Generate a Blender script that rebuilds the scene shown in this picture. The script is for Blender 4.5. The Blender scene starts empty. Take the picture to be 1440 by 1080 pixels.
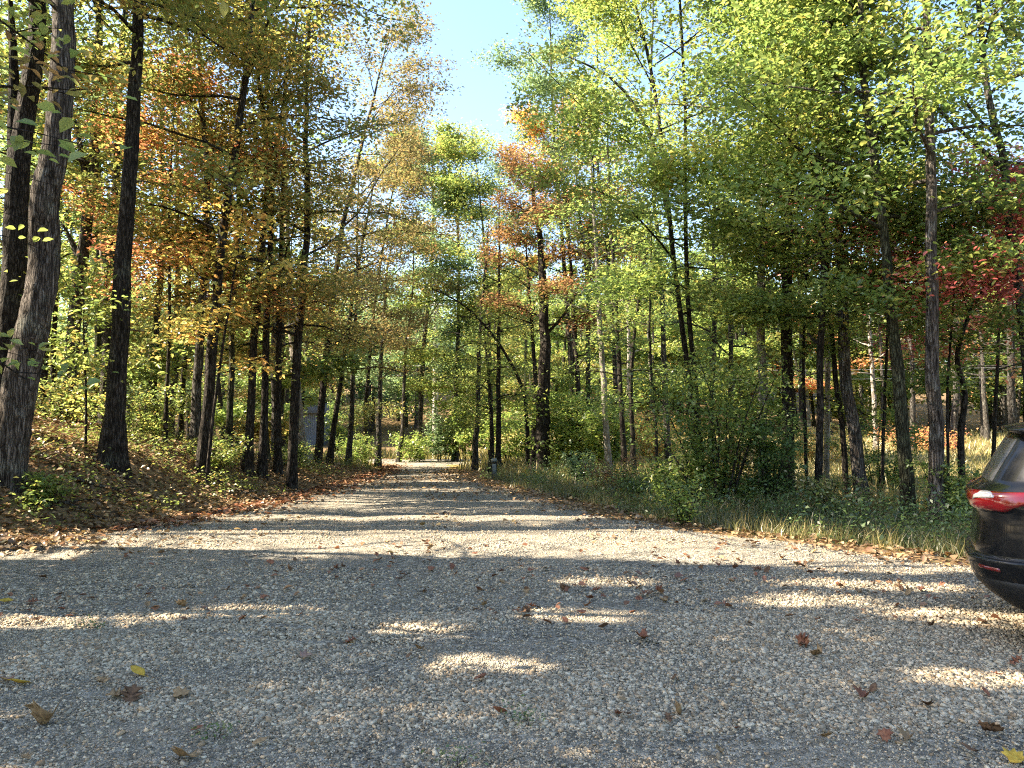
import bpy, math, random
import numpy as np
from mathutils import Vector, Matrix

SC = bpy.context.scene
COL = SC.collection
RNG = np.random.default_rng(7)
PI = math.pi

# ------------------------------------------------------------------ camera
F = 1082.0          # focal length in pixels of the 1440 px wide photograph
CH = 1.6            # eye height
PITCH = math.atan(50 / F)
cam = bpy.data.cameras.new('camera')
cam.sensor_width = 36.0
cam.lens = F / 1440 * 36
cam.clip_start = 0.05
cam.clip_end = 2000
cam_ob = bpy.data.objects.new('camera', cam)
COL.objects.link(cam_ob)
cam_ob.location = (0, 0, CH)
cam_ob.rotation_euler = (PI / 2 + PITCH, 0, 0)
SC.camera = cam_ob


def ray(px, py):
    u, v = (px - 720) / F, (540 - py) / F
    c, s = math.cos(PITCH), math.sin(PITCH)
    return np.array([u, c - v * s, s + v * c])


def at(px, py, d):
    """world point seen at photo pixel (px,py) at ground distance d along +y"""
    r = ray(px, py)
    return np.array([0, 0, CH]) + r * (d / r[1])


# ------------------------------------------------------------------ light
SUN_AZ = math.radians(90)    # to the left of the view direction
SUN_EL = math.radians(40)
S = np.array([-math.sin(SUN_AZ) * math.cos(SUN_EL), math.cos(SUN_AZ) * math.cos(SUN_EL), math.sin(SUN_EL)])
sl = bpy.data.lights.new('sun', 'SUN')
sl.energy = 5.0
sl.angle = math.radians(0.53)
sl.color = (1.0, 0.86, 0.66)
so = bpy.data.objects.new('sun', sl)
COL.objects.link(so)
so.rotation_euler = Vector(S).to_track_quat('Z', 'Y').to_euler()
so.location = tuple(S * 60)

W = bpy.data.worlds.new('World')
SC.world = W
W.use_nodes = True
nt = W.node_tree
bg = nt.nodes['Background']
sky = nt.nodes.new('ShaderNodeTexSky')
sky.sky_type = 'NISHITA'
sky.sun_disc = False
sky.sun_elevation = SUN_EL
sky.sun_rotation = -SUN_AZ
sky.air_density = 1.0
sky.dust_density = 1.2
sky.ozone_density = 1.8
nt.links.new(sky.outputs[0], bg.inputs[0])
bg.inputs[1].default_value = 0.085

SC.view_settings.view_transform = 'Standard'
SC.view_settings.look = 'None'
SC.view_settings.exposure = 2.6
SC.view_settings.gamma = 1.0
SC.render.engine = 'CYCLES'
SC.cycles.max_bounces = 10
SC.cycles.diffuse_bounces = 7
SC.cycles.glossy_bounces = 2
SC.cycles.transmission_bounces = 7
SC.cycles.transparent_max_bounces = 4
SC.cycles.caustics_reflective = False
SC.cycles.caustics_refractive = False
SC.cycles.use_denoising = False
SC.cycles.pixel_filter_type = 'BLACKMAN_HARRIS'
SC.cycles.filter_width = 1.15
SC.cycles.sample_clamp_indirect = 6.0
SC.cycles.denoiser = 'OPENIMAGEDENOISE'
SC.cycles.denoising_input_passes = 'RGB_ALBEDO_NORMAL'
SC.cycles.denoising_prefilter = 'ACCURATE'
SC.cycles.use_adaptive_sampling = False

# ------------------------------------------------------------------ noise


def _hash(ix, iy, seed):
    h = (ix * 374761393 + iy * 668265263 + seed * 974634777) & 0xFFFFFFFF
    h = ((h ^ (h >> 13)) * 1274126177) & 0xFFFFFFFF
    return ((h ^ (h >> 16)) & 0xFFFF) / 65535.0


def vnoise(x, y, seed=0):
    x = np.asarray(x, float); y = np.asarray(y, float)
    x, y = np.broadcast_arrays(x, y)
    ix = np.floor(x).astype(np.int64); iy = np.floor(y).astype(np.int64)
    fx = x - ix; fy = y - iy
    fx = fx * fx * (3 - 2 * fx); fy = fy * fy * (3 - 2 * fy)
    a = _hash(ix, iy, seed); b = _hash(ix + 1, iy, seed)
    c = _hash(ix, iy + 1, seed); d = _hash(ix + 1, iy + 1, seed)
    return (a + (b - a) * fx) * (1 - fy) + (c + (d - c) * fx) * fy


def fbm(x, y, seed=0, o=3):
    t = 0; a = .5; n = 0
    for k in range(o):
        t = t + a * vnoise(np.asarray(x) * 2 ** k, np.asarray(y) * 2 ** k, seed + k)
        n += a; a *= .5
    return t / n


def sstep(a, b, x):
    t = np.clip((np.asarray(x, float) - a) / (b - a), 0, 1)
    return t * t * (3 - 2 * t)


# ------------------------------------------------------------------ terrain
LX = [(-5, -30), (6.5, -26), (7.6, -13), (8.6, -9.2), (10, -6.4), (12, -5.4), (14, -5.0), (18, -4.8), (24, -4.9), (30, -5.0), (36, -5.6), (60, -8)]
RX = [(-5, 30), (5.5, 26), (7, 9.5), (8.0, 6.0), (8.7, 4.9), (9.9, 3.9), (11.2, 2.5), (13.3, 1.55), (16.7, .6), (20, -.35), (24, -1.4), (30, -2.5), (36, -3.0), (60, -4)]


def e_left(y):
    return np.interp(y, [a for a, b in LX], [b for a, b in LX])


def e_right(y):
    return np.interp(y, [a for a, b in RX], [b for a, b in RX])


def hgt(x, y):
    x = np.asarray(x, float); y = np.asarray(y, float)
    z = -0.022 * np.clip(y - 12, 0, 18)
    # left bank
    dl = np.clip(e_left(y) - x, 0, 40)
    A = np.interp(y, [7, 9, 14, 20, 26, 34, 44], [.3, .9, 1, .75, .45, .15, .0])
    z = z + A * (0.85 * sstep(0, 2.3, dl) + 0.27 * np.clip(dl - 1.2, 0, 8))
    # right: shallow ditch, then field rising gently
    dr = np.clip(x - e_right(y), 0, 200)
    z = z - .18 * sstep(.4, 1.6, dr) * (1 - sstep(2.0, 5, dr)) * sstep(6, 9, y) * (1 - sstep(24, 30, y))
    z = z + (.022 * np.clip(y - 16, 0, 40) * sstep(1, 6, dr))
    # hills beyond
    z = z + .14 * np.clip(y - 56 - .15 * np.abs(x), 0, 90)
    z = z + .05 * (fbm(x * .7, y * .7, 3) - .5) * (1 + 3 * sstep(2, 8, np.maximum(dl, dr)))
    # slight crown and ruts of the drive
    xc = .5 * (e_left(y) + e_right(y))
    ing = (1 - sstep(0, .5, np.maximum(dl, dr)))
    z = z - ing * .02 * np.exp(-((x - xc - 1.0) / .3) ** 2) - ing * .02 * np.exp(-((x - xc + .8) / .3) ** 2)
    return z


def gz(x, y):
    return float(hgt(np.array([x]), np.array([y]))[0])


# ------------------------------------------------------------------ where the sun gets through (gaps in the crowns)
PATCH = [  # x, y, rx, ry
    (-3.7, 6.15, 1.2, 0.29), (-2.2, 6.4, .8, 0.28), (-.65, 5.85, .5, 0.30), (.6, 6.3, .6, 0.28), (2.6, 6.75, .8, 0.30), (3.8, 6.2, .9, 0.34),
    (3.4, 7.4, 1.0, 0.29), (-.1, 5.05, .5, 0.24), (2.9, 4.75, .55, 0.22), (1.0, 7.6, .6, 0.24)]


def lit_keep(sx, sy):
    """share of the leaves kept whose shadow falls on (sx,sy)"""
    wx = sx * .45; wy = sy
    n = fbm(wx * .8 + 11, wy * 1.6, 21, 3)
    k = np.ones_like(sx)
    el, er = e_left(sy), e_right(sy)
    edge = .55 * (fbm(sx * .55, sy * .3 + 7, 5) - .5)
    lo = 8.6 + edge * 1.6 - .12 * sx * (sx > -5)
    band = sstep(lo - .12, lo + .12, sy) * (1 - sstep(11.2, 12.2, sy + edge * 2))
    band = band * sstep(-8.5, -7, sx) * (1 - sstep(er + .5, er + 2, sx))
    k = k * (1 - .97 * band)
    drive = sstep(11.2, 12.2, sy) * (1 - sstep(34, 36, sy)) * sstep(el - 1.5, el, sx) * (1 - sstep(er, er + 2, sx))
    k = k * (1 - drive * (.95 * sstep(.49, .57, n) + .04))
    for (px, py, rx, ry) in PATCH:
        w = .35 * (fbm(sx * 1.6, sy * 2.5, 9) - .5)
        q = ((sx - px) / rx) ** 2 + ((sy + .06 * (sx - px) - py + w * .5) / ry) ** 2
        k = k * (1 - .97 * (1 - sstep(.7, 1.4, q)))
    field = sstep(16.5, 20, sy) * sstep(er + .5, er + 2.5, sx)
    k = k * (1 - field * (1 - sstep(46, 49, sy)) * (.74 + .23 * sstep(.45, .55, n)))
    cross = sstep(29, 32, sy) * (1 - sstep(46, 49, sy)) * sstep(-9, -6, sx)
    k = k * (1 - .95 * cross)
    bank = (1 - sstep(el - 1.0, el, sx)) * sstep(8, 10, sy)
    k = k * (1 - bank * (.85 * sstep(.47, .56, n)))
    return k


def clear_keep(p, y_max=60):
    """the drive is kept open to the sky: a real gap between the crowns"""
    x, y, z = p[:, 0], p[:, 1], p[:, 2]
    xc = -.072 * y + .055 * (z - 8) + .05
    hw = .9 + .5 * (fbm(y * .22, z * .22, 31) - .5) * 2 + .06 * (z - 8)
    hw = np.clip(hw, .3, 2.6) * sstep(3.8, 6.0, z)
    inside = (np.abs(x - xc) < hw) & (y > 9) & (y < y_max)
    return ~inside


# ------------------------------------------------------------------ materials
MATS = {}


def new_mat(name):
    m = bpy.data.materials.new(name)
    m.use_nodes = True
    n = m.node_tree
    n.nodes.clear()
    out = n.nodes.new('ShaderNodeOutputMaterial')
    MATS[name] = m
    return m, n, out


def N(n, t, **kw):
    nd = n.nodes.new(t)
    for k, v in kw.items():
        if k.startswith('i_'):
            key = k[2:]
            key = int(key) if key.isdigit() else key.replace('_', ' ')
            nd.inputs[key].default_value = v
        else:
            setattr(nd, k, v)
    return nd


def ramp(n, stops):
    r = n.nodes.new('ShaderNodeValToRGB')
    e = r.color_ramp.elements
    while len(e) < len(stops):
        e.new(.5)
    for el, (p, c) in zip(e, stops):
        el.position = p
        el.color = (*c, 1)
    return r


def leaf_mat(name, trans=.45, sat=1.0, val=1.0):
    m, n, out = new_mat(name)
    a = N(n, 'ShaderNodeAttribute', attribute_name='col')
    dif = N(n, 'ShaderNodeBsdfDiffuse')
    tr = N(n, 'ShaderNodeBsdfTranslucent')
    hs = N(n, 'ShaderNodeHueSaturation', i_Saturation=sat, i_Value=1.3 * val)
    h0 = N(n, 'ShaderNodeHueSaturation', i_Saturation=.92, i_Value=val)
    n.links.new(a.outputs['Color'], h0.inputs['Color'])
    n.links.new(a.outputs['Color'], hs.inputs['Color'])
    n.links.new(h0.outputs['Color'], dif.inputs['Color'])
    n.links.new(hs.outputs['Color'], tr.inputs['Color'])
    mx = N(n, 'ShaderNodeMixShader', i_0=trans)
    n.links.new(dif.outputs[0], mx.inputs[1]); n.links.new(tr.outputs[0], mx.inputs[2])
    gl = N(n, 'ShaderNodeBsdfGlossy', i_Roughness=.42)
    gl.inputs['Color'].default_value = (.9, .9, .9, 1)
    m2 = N(n, 'ShaderNodeMixShader', i_0=.045)
    n.links.new(mx.outputs[0], m2.inputs[1]); n.links.new(gl.outputs[0], m2.inputs[2])
    n.links.new(m2.outputs[0], out.inputs[0])
    return m


M_LEAF = leaf_mat('leaf', .56, .95, 1.75)
M_GRASS = leaf_mat('grass_blade', .35, 1.0)
M_LITTER = leaf_mat('dry_leaf', .12, 1.0)


def bark_mat(name, dark, mid, light, lichen, zs=.3, sc=20, plate=.85):
    m, n, out = new_mat(name)
    tc = N(n, 'ShaderNodeTexCoord')
    mp = N(n, 'ShaderNodeMapping')
    mp.inputs['Scale'].default_value = (1, 1, zs)
    n.links.new(tc.outputs['Object'], mp.inputs[0])
    vo = N(n, 'ShaderNodeTexNoise', i_Scale=sc, i_Detail=6.0, i_Roughness=.65, i_Distortion=.4)
    n.links.new(mp.outputs[0], vo.inputs['Vector'])
    r = ramp(n, [(.36, dark), (.52, mid), (.66, light)])
    n.links.new(vo.outputs[0], r.inputs[0])
    m3 = N(n, 'ShaderNodeMapping'); m3.inputs['Scale'].default_value = (1, 1, zs * .55)
    dn = N(n, 'ShaderNodeVectorMath', operation='MULTIPLY_ADD'); dn.inputs[1].default_value = (.05, .05, .05)
    wn = N(n, 'ShaderNodeTexNoise', i_Scale=7.0, i_Detail=3.0)
    n.links.new(tc.outputs['Object'], wn.inputs['Vector'])
    n.links.new(wn.outputs['Color'], dn.inputs[0]); n.links.new(tc.outputs['Object'], dn.inputs[2])
    n.links.new(dn.outputs[0], m3.inputs[0])
    pv = N(n, 'ShaderNodeTexVoronoi', feature='DISTANCE_TO_EDGE', i_Scale=sc * 1.3)
    n.links.new(m3.outputs[0], pv.inputs['Vector'])
    pr = ramp(n, [(.02, (.28, .26, .24)), (.16, (1, 1, 1))])
    n.links.new(pv.outputs['Distance'], pr.inputs[0])
    n2 = N(n, 'ShaderNodeTexNoise', i_Scale=2.6, i_Detail=5.0, i_Roughness=.6)
    n.links.new(tc.outputs['Object'], n2.inputs['Vector'])
    r2 = ramp(n, [(.54, (0, 0, 0)), (.68, (1, 1, 1))])
    n.links.new(n2.outputs[0], r2.inputs[0])
    mix = N(n, 'ShaderNodeMixRGB')
    mix.inputs[2].default_value = (*lichen, 1)
    ml = N(n, 'ShaderNodeMath', operation='MULTIPLY', i_1=.6)
    n.links.new(r2.outputs[0], ml.inputs[0])
    n.links.new(ml.outputs[0], mix.inputs[0]); n.links.new(r.outputs[0], mix.inputs[1])
    b = N(n, 'ShaderNodeBsdfPrincipled', i_Roughness=.9)
    b.inputs['Specular IOR Level'].default_value = .15
    mu = N(n, 'ShaderNodeMixRGB', blend_type='MULTIPLY', i_0=plate)
    n.links.new(mix.outputs[0], mu.inputs[1]); n.links.new(pr.outputs[0], mu.inputs[2])
    n.links.new(mu.outputs[0], b.inputs['Base Color'])
    hs = N(n, 'ShaderNodeMath', operation='MULTIPLY_ADD', i_1=.6 * plate)
    n.links.new(pr.outputs[0], hs.inputs[0]); n.links.new(vo.outputs[0], hs.inputs[2])
    bp = N(n, 'ShaderNodeBump', i_Strength=1.0, i_Distance=.08)
    n.links.new(hs.outputs[0], bp.inputs['Height'])
    n.links.new(bp.outputs[0], b.inputs['Normal'])
    n.links.new(b.outputs[0], out.inputs[0])
    return m


BARK = {
    'dark': bark_mat('dark_bark', (.018, .014, .011), (.05, .041, .033), (.11, .095, .08), (.12, .125, .10)),
    'grey': bark_mat('grey_bark', (.035, .03, .026), (.10, .09, .078), (.20, .185, .165), (.24, .245, .21)),
    'pale': bark_mat('pale_bark', (.10, .085, .07), (.26, .23, .195), (.42, .39, .34), (.36, .37, .31), .4, 10, .3),
    'green': bark_mat('mossy_bark', (.025, .024, .014), (.075, .075, .045), (.15, .15, .10), (.13, .15, .075)),
    'rough': bark_mat('furrowed_bark', (.035, .027, .022), (.14, .118, .10), (.27, .24, .215), (.28, .29, .25), .14, 22),
}

# ------------------------------------------------------------------ mesh helpers


def tag(o, label=None, cat=None, group=None, kind=None):
    if label: o['label'] = label
    if cat: o['category'] = cat
    if group: o['group'] = group
    if kind: o['kind'] = kind
    return o


def empty(name, loc, rz=0):
    o = bpy.data.objects.new(name, None)
    o.empty_display_size = .2
    COL.objects.link(o)
    o.location = loc
    o.rotation_euler = (0, 0, rz)
    return o


def np_mesh(name, V, Q=None, T=None, facecol=None, smooth=False):
    me = bpy.data.meshes.new(name)
    V = np.asarray(V, np.float32)
    nq = 0 if Q is None else len(Q)
    nt_ = 0 if T is None else len(T)
    me.vertices.add(len(V))
    me.vertices.foreach_set('co', V.ravel())
    li = []
    if nq: li.append(np.asarray(Q, np.int32).ravel())
    if nt_: li.append(np.asarray(T, np.int32).ravel())
    li = np.concatenate(li)
    me.loops.add(len(li))
    me.loops.foreach_set('vertex_index', li)
    me.polygons.add(nq + nt_)
    st = np.concatenate([np.arange(nq) * 4, nq * 4 + np.arange(nt_) * 3]).astype(np.int32)
    me.polygons.foreach_set('loop_start', st)
    if smooth:
        me.polygons.foreach_set('use_smooth', np.ones(nq + nt_, bool))
    if facecol is not None:
        a = me.attributes.new('col', 'FLOAT_COLOR', 'FACE')
        c = np.ones((nq + nt_, 4), np.float32)
        c[:, :3] = facecol
        a.data.foreach_set('color', c.ravel())
    me.update(calc_edges=True)
    return me


def link(name, me, mat, parent=None):
    o = bpy.data.objects.new(name, me)
    if mat is not None:
        for mm in (mat if isinstance(mat, (list, tuple)) else [mat]):
            me.materials.append(mm)
    COL.objects.link(o)
    if parent is not None: o.parent = parent
    return o


class Geo:
    def __init__(s):
        s.V = []; s.Q = []; s.T = []; s.n = 0

    def add(s, V, Q=None, T=None):
        V = np.asarray(V, float)
        s.V.append(V)
        if Q is not None and len(Q): s.Q.append(np.asarray(Q) + s.n)
        if T is not None and len(T): s.T.append(np.asarray(T) + s.n)
        s.n += len(V)

    def mesh(s, name, smooth=True, off=(0, 0, 0)):
        return np_mesh(name, np.concatenate(s.V) - np.asarray(off),
                       np.concatenate(s.Q) if s.Q else None, np.concatenate(s.T) if s.T else None, smooth=smooth)

    def tube(s, P, R, k=8, rng=None, jit=0.0, cap=True):
        P = np.asarray(P, float); R = np.asarray(R, float)
        n = len(P)
        d = np.gradient(P, axis=0)
        d /= np.linalg.norm(d, axis=1)[:, None] + 1e-9
        ref = np.array([1.0, 0, 0]) if abs(d[0, 0]) < .8 else np.array([0, 1.0, 0])
        a = np.cross(d, ref); a /= np.linalg.norm(a, axis=1)[:, None] + 1e-9
        b = np.cross(d, a)
        th = np.arange(k) * 2 * PI / k
        rr = R[:, None] * np.ones(k)[None]
        if jit and rng is not None:
            ang = rng.random(k) * .5 + .5
            rr = rr * (1 + jit * (rng.random((n, k)) - .5) + jit * .6 * (rng.random(k)[None] - .5))
        V = P[:, None] + (np.cos(th)[None, :, None] * a[:, None] + np.sin(th)[None, :, None] * b[:, None]) * rr[..., None]
        V = V.reshape(-1, 3)
        i = np.arange(n - 1)[:, None] * k; j = np.arange(k)[None]; j2 = (j + 1) % k
        Q = np.stack([i + j, i + j2, i + k + j2, i + k + j], -1).reshape(-1, 4)
        if cap:
            V = np.vstack([V, P[-1] + d[-1] * R[-1]])
            c = n * k
            T = np.stack([(n - 1) * k + np.arange(k), (n - 1) * k + (np.arange(k) + 1) % k, np.full(k, c)], -1)
            s.add(V, Q, T)
        else:
            s.add(V, Q)

    def box(s, c, d, rot=None):
        V = np.array([[x, y, z] for x in (-.5, .5) for y in (-.5, .5) for z in (-.5, .5)]) * np.asarray(d)
        if rot is not None: V = V @ np.array(rot).T
        s.add(V + np.asarray(c), [[0, 1, 3, 2], [4, 6, 7, 5], [0, 4, 5, 1], [2, 3, 7, 6], [0, 2, 6, 4], [1, 5, 7, 3]])


def resample(P, n):
    """smooth curve through control points"""
    P = np.asarray(P, float)
    if len(P) == 2:
        t = np.linspace(0, 1, n)[:, None]
        return P[0] * (1 - t) + P[1] * t
    d = np.concatenate([[0], np.cumsum(np.linalg.norm(np.diff(P, axis=0), axis=1))])
    m = np.gradient(P, d, axis=0)
    out = []
    for t in np.linspace(0, d[-1], n):
        i = min(np.searchsorted(d, t, 'right') - 1, len(P) - 2)
        h = d[i + 1] - d[i]; u = (t - d[i]) / h
        out.append((2 * u**3 - 3 * u**2 + 1) * P[i] + (u**3 - 2 * u**2 + u) * h * m[i] + (-2 * u**3 + 3 * u**2) * P[i + 1] + (u**3 - u**2) * h * m[i + 1])
    return np.array(out)


# ------------------------------------------------------------------ foliage
PAL = {
    'gold': [((.27, .18, .04), 3), ((.34, .235, .055), 1.5), ((.21, .115, .03), 1.2), ((.17, .17, .038), 4), ((.115, .14, .036), 3.5)],
    'brown': [((.20, .115, .035), 3), ((.26, .155, .04), 1.5), ((.14, .08, .03), 1.5), ((.155, .14, .036), 4), ((.10, .115, .032), 3)],
    'olive': [((.14, .145, .03), 3), ((.10, .13, .032), 4), ((.21, .16, .035), 1.5), ((.16, .10, .03), .7)],
    'umber': [((.115, .085, .03), 3), ((.085, .09, .03), 3), ((.16, .105, .032), 2), ((.075, .075, .026), 2)],
    'yellow': [((.38, .26, .05), 3), ((.44, .31, .08), 1.5), ((.24, .23, .05), 3), ((.36, .18, .04), 2), ((.15,.17,.04), 2)],
    'lime': [((.165, .205, .036), 3), ((.13, .19, .036), 4), ((.23, .23, .05), 1.5), ((.095, .15, .032), 2)],
    'yelgreen': [((.155, .19, .038), 3), ((.11, .16, .034), 4), ((.21, .21, .045), 2), ((.25, .19, .04), .6)],
    'green': [((.10, .145, .03), 3), ((.075, .12, .028), 3), ((.14, .175, .035), 2), ((.19, .19, .035), 1)],
    'deep': [((.075, .12, .035), 3), ((.06, .10, .03), 3), ((.10, .15, .04), 2)],
    'cool': [((.07, .115, .05), 3), ((.10, .15, .06), 3), ((.14, .18, .07), 2)],
    'orange': [((.46, .23, .03), 3), ((.40, .18, .03), 2), ((.38, .26, .04), 2), ((.22, .12, .03), 1.5)],
    'redor': [((.34, .12, .05), 3), ((.36, .18, .05), 3), ((.26, .08, .04), 1.5), ((.22, .16, .04), 3)],
    'red': [((.30, .055, .05), 3), ((.36, .075, .06), 2), ((.20, .04, .04), 3), ((.34, .13, .06), 1)],
    'redbrown': [((.16, .085, .035), 3), ((.22, .11, .035), 2), ((.11, .06, .028), 3), ((.23, .085, .04), .7), ((.15, .13, .032), 2)],
    'dry': [((.27, .175, .085), 3), ((.34, .23, .115), 2.5), ((.20, .12, .06), 3), ((.14, .085, .045), 1.5), ((.32, .16, .07), 1), ((.40, .27, .10), 1)],
    'rust': [((.26, .10, .04), 3), ((.22, .09, .04), 2), ((.30, .15, .06), 2), ((.14, .07, .035), 2)],
    'grass': [((.09, .12, .03), 3), ((.14, .15, .045), 3), ((.20, .18, .07), 2), ((.26, .22, .11), 1)],
    'straw': [((.34, .27, .10), 3), ((.28, .25, .08), 3), ((.22, .22, .06), 2), ((.40, .30, .13), 1)],
}


def pick(pal, n, rng):
    p = PAL[pal]
    w = np.array([b for a, b in p], float); w /= w.sum()
    return np.array([a for a, b in p])[rng.choice(len(p), n, p=w)]


def leaf_cards(P, C, L, rng, up=.75, wid=.55, near=False, droop=.25):
    """leaf shaped faces at P (n,3) with colours C, lengths L"""
    n = len(P)
    nor = rng.normal(size=(n, 3)) * .6
    nor[:, 2] = np.abs(nor[:, 2]) + up
    nor /= np.linalg.norm(nor, axis=1)[:, None]
    a = rng.normal(size=(n, 3)); a[:, 2] -= droop
    a -= nor * (a * nor).sum(1)[:, None]
    a /= np.linalg.norm(a, axis=1)[:, None] + 1e-9
    b = np.cross(nor, a)
    L = L[:, None]
    w = L * wid * .5 * (.8 + .4 * rng.random((n, 1)))
    f = nor * L * .10
    if not near:
        V = np.stack([P, P + a * L * .45 + b * w + f, P + a * L - nor * L * .08, P + a * L * .45 - b * w + f], 1).reshape(-1, 3)
        i = np.arange(n)[:, None] * 4
        Q = i + np.arange(4)[None]
        return V, Q, C
    # 7-point leaf, folded along the midrib
    V = np.stack([P, P + a * L * .28 + b * w * .85 + f, P + a * L * .62 + b * w * .85 + f, P + a * L - nor * L * .12,
                  P + a * L * .62 - b * w * .85 + f, P + a * L * .28 - b * w * .85 + f], 1).reshape(-1, 3)
    i = np.arange(n)[:, None] * 6
    Q = np.concatenate([i + np.array([0, 1, 2, 3])[None], i + np.array([0, 3, 4, 5])[None]])
    return V, Q, np.concatenate([C, C])


def leaves_mesh(name, P, C, L, rng, off, **kw):
    V, Q, FC = leaf_cards(P, C, L, rng, **kw)
    return np_mesh(name, V - np.asarray(off), Q, None, FC)


def cull(P, rng, light=1.0, clear=True):
    k = np.ones(len(P), bool)
    if clear: k &= clear_keep(P)
    if light > 0:
        t = (P[:, 2] - hgt(P[:, 0], P[:, 1]) * .0) / S[2]
        sx = P[:, 0] - S[0] * t; sy = P[:, 1] - S[1] * t
        kp = lit_keep(sx, sy)
        kp = 1 - (1 - kp) * light
        kp = 1 - (1 - kp) * sstep(1.2, 3.2, P[:, 2] - hgt(P[:, 0], P[:, 1]))
        k &= rng.random(len(P)) < kp
    return k


def trunk_curve(base, pts, H, ext, rng, n=16):
    P = [base] + [p for p in pts]
    if ext:
        top = np.array(P[-1]); d = np.array(P[-1]) - np.array(P[-2]); d = d / np.linalg.norm(d)
        zt = base[2] + H
        while top[2] < zt - .5:
            st = min(2.2, zt - top[2])
            d = d * .9 + np.array([0, 0, .1]) + rng.normal(size=3) * .05
            d /= np.linalg.norm(d)
            top = top + d * st / max(d[2], .4)
            P.append(top)
    return resample(P, n)


LEAFX = 2.0


def build_tree(name, base, pts, H, hc, R, pal, nl, r0, bark, label, cat='tree', group=None, seed=0, ext=True, flare=1.5,
               leaf=.105, up=.75, near=False, light=1.0, clear=True, rise=.55, side=None, limbs=None, pal2=None, hc2=None, spread=.85, twig=True, forks=None):
    rng = np.random.default_rng(seed + 1000)
    base = np.asarray(base, float)
    nl = int(nl * LEAFX)
    root = empty(name, base)
    tag(root, label, cat, group)
    C = trunk_curve(base, pts, H, ext, rng, 18)
    z = C[:, 2] - base[2]
    Hh = max(z[-1], .5)
    al = np.concatenate([[0], np.cumsum(np.linalg.norm(np.diff(C, axis=0), axis=1))]); tt = al / al[-1]
    C[1:-1, 0] += rng.normal(size=16) * r0 * .10
    C[1:-1, 1] += rng.normal(size=16) * r0 * .15
    rad = r0 * np.clip(1 - tt, 0, 1) ** .75 * .96 + .008
    rad = rad * (1 + (flare - 1) * np.exp(-z / .28)) if ext else rad
    g = Geo()
    big = r0 > .085
    nr = 110 if big else 40
    fine = resample(C, nr)
    rf = np.interp(np.linspace(0, 1, nr), tt, rad)
    C0 = fine.copy(); C0[0, 2] -= .25
    g.tube(C0, rf, 22 if big else 12, rng, .10 if big else .16)
    if big:   # furrowed bark plates and buttressed foot
        V = g.V[-1]; q = V[:-1].reshape(nr, 22, 3)
        th = np.arange(22)[None] * 2 * PI / 22; zz_ = (C0[:, 2] - base[2])[:, None]
        dsp = (fbm(th * 2.6 + seed + 0 * zz_, zz_ * 1.7, seed, 3) - .5) * .22 + .28 * (flare - 1) * np.exp(-zz_ / .35) * np.cos(th * 4 + seed)
        dsp = dsp - .5 * (vnoise(th * 0 + seed * .3, zz_ * .9, seed + 2) > .93) * .0
        q += (q - C0[:, None]) * dsp[..., None]
        V[:-1] = q.reshape(-1, 3)
    for fk in (forks or []):
        fp = resample(fk[0], 10)
        g.tube(fp, np.linspace(fk[1], .02, 10), 8, rng, .12)
    # limbs
    hc = min(hc, Hh * .85)
    ncl = max(1, nl // 14)
    if limbs is None:
        nlimb = int(np.clip(6 + (Hh - hc) * 1.3, 6, 24))
    else:
        nlimb = limbs
    cps, ccol = [], []
    per = max(1, int(round(ncl / nlimb / 7)))
    az0 = rng.random() * 6.28
    for i in range(nlimb):
        u = (i + rng.random() * .7) / nlimb
        zz = hc + (Hh * .98 - hc) * u
        ti = np.interp(zz, z, tt) if z[-1] > z[0] else u
        if not ext: ti = .58 + .42 * u
        p = np.array([np.interp(ti, tt, C[:, k]) for k in range(3)])
        rt = np.interp(ti, tt, rad)
        az = az0 + i * 2.4 + rng.normal() * .35
        if side is not None and rng.random() < side[1]:
            az = side[0] + rng.normal() * .6
        L = R * (.5 + .5 * math.sin(PI * min(1, u * .8 + .25))) * rng.uniform(.7, 1.15)
        el = rng.uniform(.1, .45) + rise * u * .9
        pts_l = [p]
        d = np.array([math.cos(az) * math.cos(el), math.sin(az) * math.cos(el), math.sin(el)])
        m = 6
        for k in range(m):
            d = d + rng.normal(size=3) * .13 + np.array([0, 0, -.07 if u < .6 else .0])
            d /= np.linalg.norm(d)
            pts_l.append(pts_l[-1] + d * L / m)
        pts_l = np.array(pts_l)
        rl = min(rt * .5, .012 * L + .008)
        g.tube(pts_l, np.linspace(rl, .006, m + 1), 5, rng, .1, cap=False)
        ns = 7
        for s_ in range(ns):
            f = .22 + .78 * (s_ + rng.random() * .8) / ns
            q = np.array([np.interp(f, np.linspace(0, 1, m + 1), pts_l[:, k]) for k in range(3)])
            sgn = 1 if s_ % 2 else -1
            az2 = math.atan2(d[1], d[0]) + sgn * rng.uniform(.5, 1.25) if f < .95 else az
            Ls = L * rng.uniform(.22, .42) * (1.15 - .5 * f) + .15
            e2 = rng.uniform(-.15, .35)
            d2 = np.array([math.cos(az2) * math.cos(e2), math.sin(az2) * math.cos(e2), math.sin(e2)])
            q1 = q + d2 * Ls * .5 + rng.normal(size=3) * .05
            q2 = q1 + (d2 + np.array([0, 0, -.15])) * Ls * .5
            if twig:
                g.tube(np.array([q, q1, q2]), [max(.004, rl * .3), .005, .003], 3, cap=False)
            for k in range(per):
                f2 = rng.uniform(.1, 1.08)
                c = q * (1 - f2) + q2 * f2 + (q1 - (q + q2) / 2) * 4 * f2 * (1 - f2)
                cps.append(c + rng.normal(size=3) * np.array([.10, .10, .05]) * R * .3)
    cps = np.array(cps)
    nper = max(3, int(round(nl / len(cps))))
    usep = pal
    cc = pick(pal, len(cps), rng)
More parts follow.
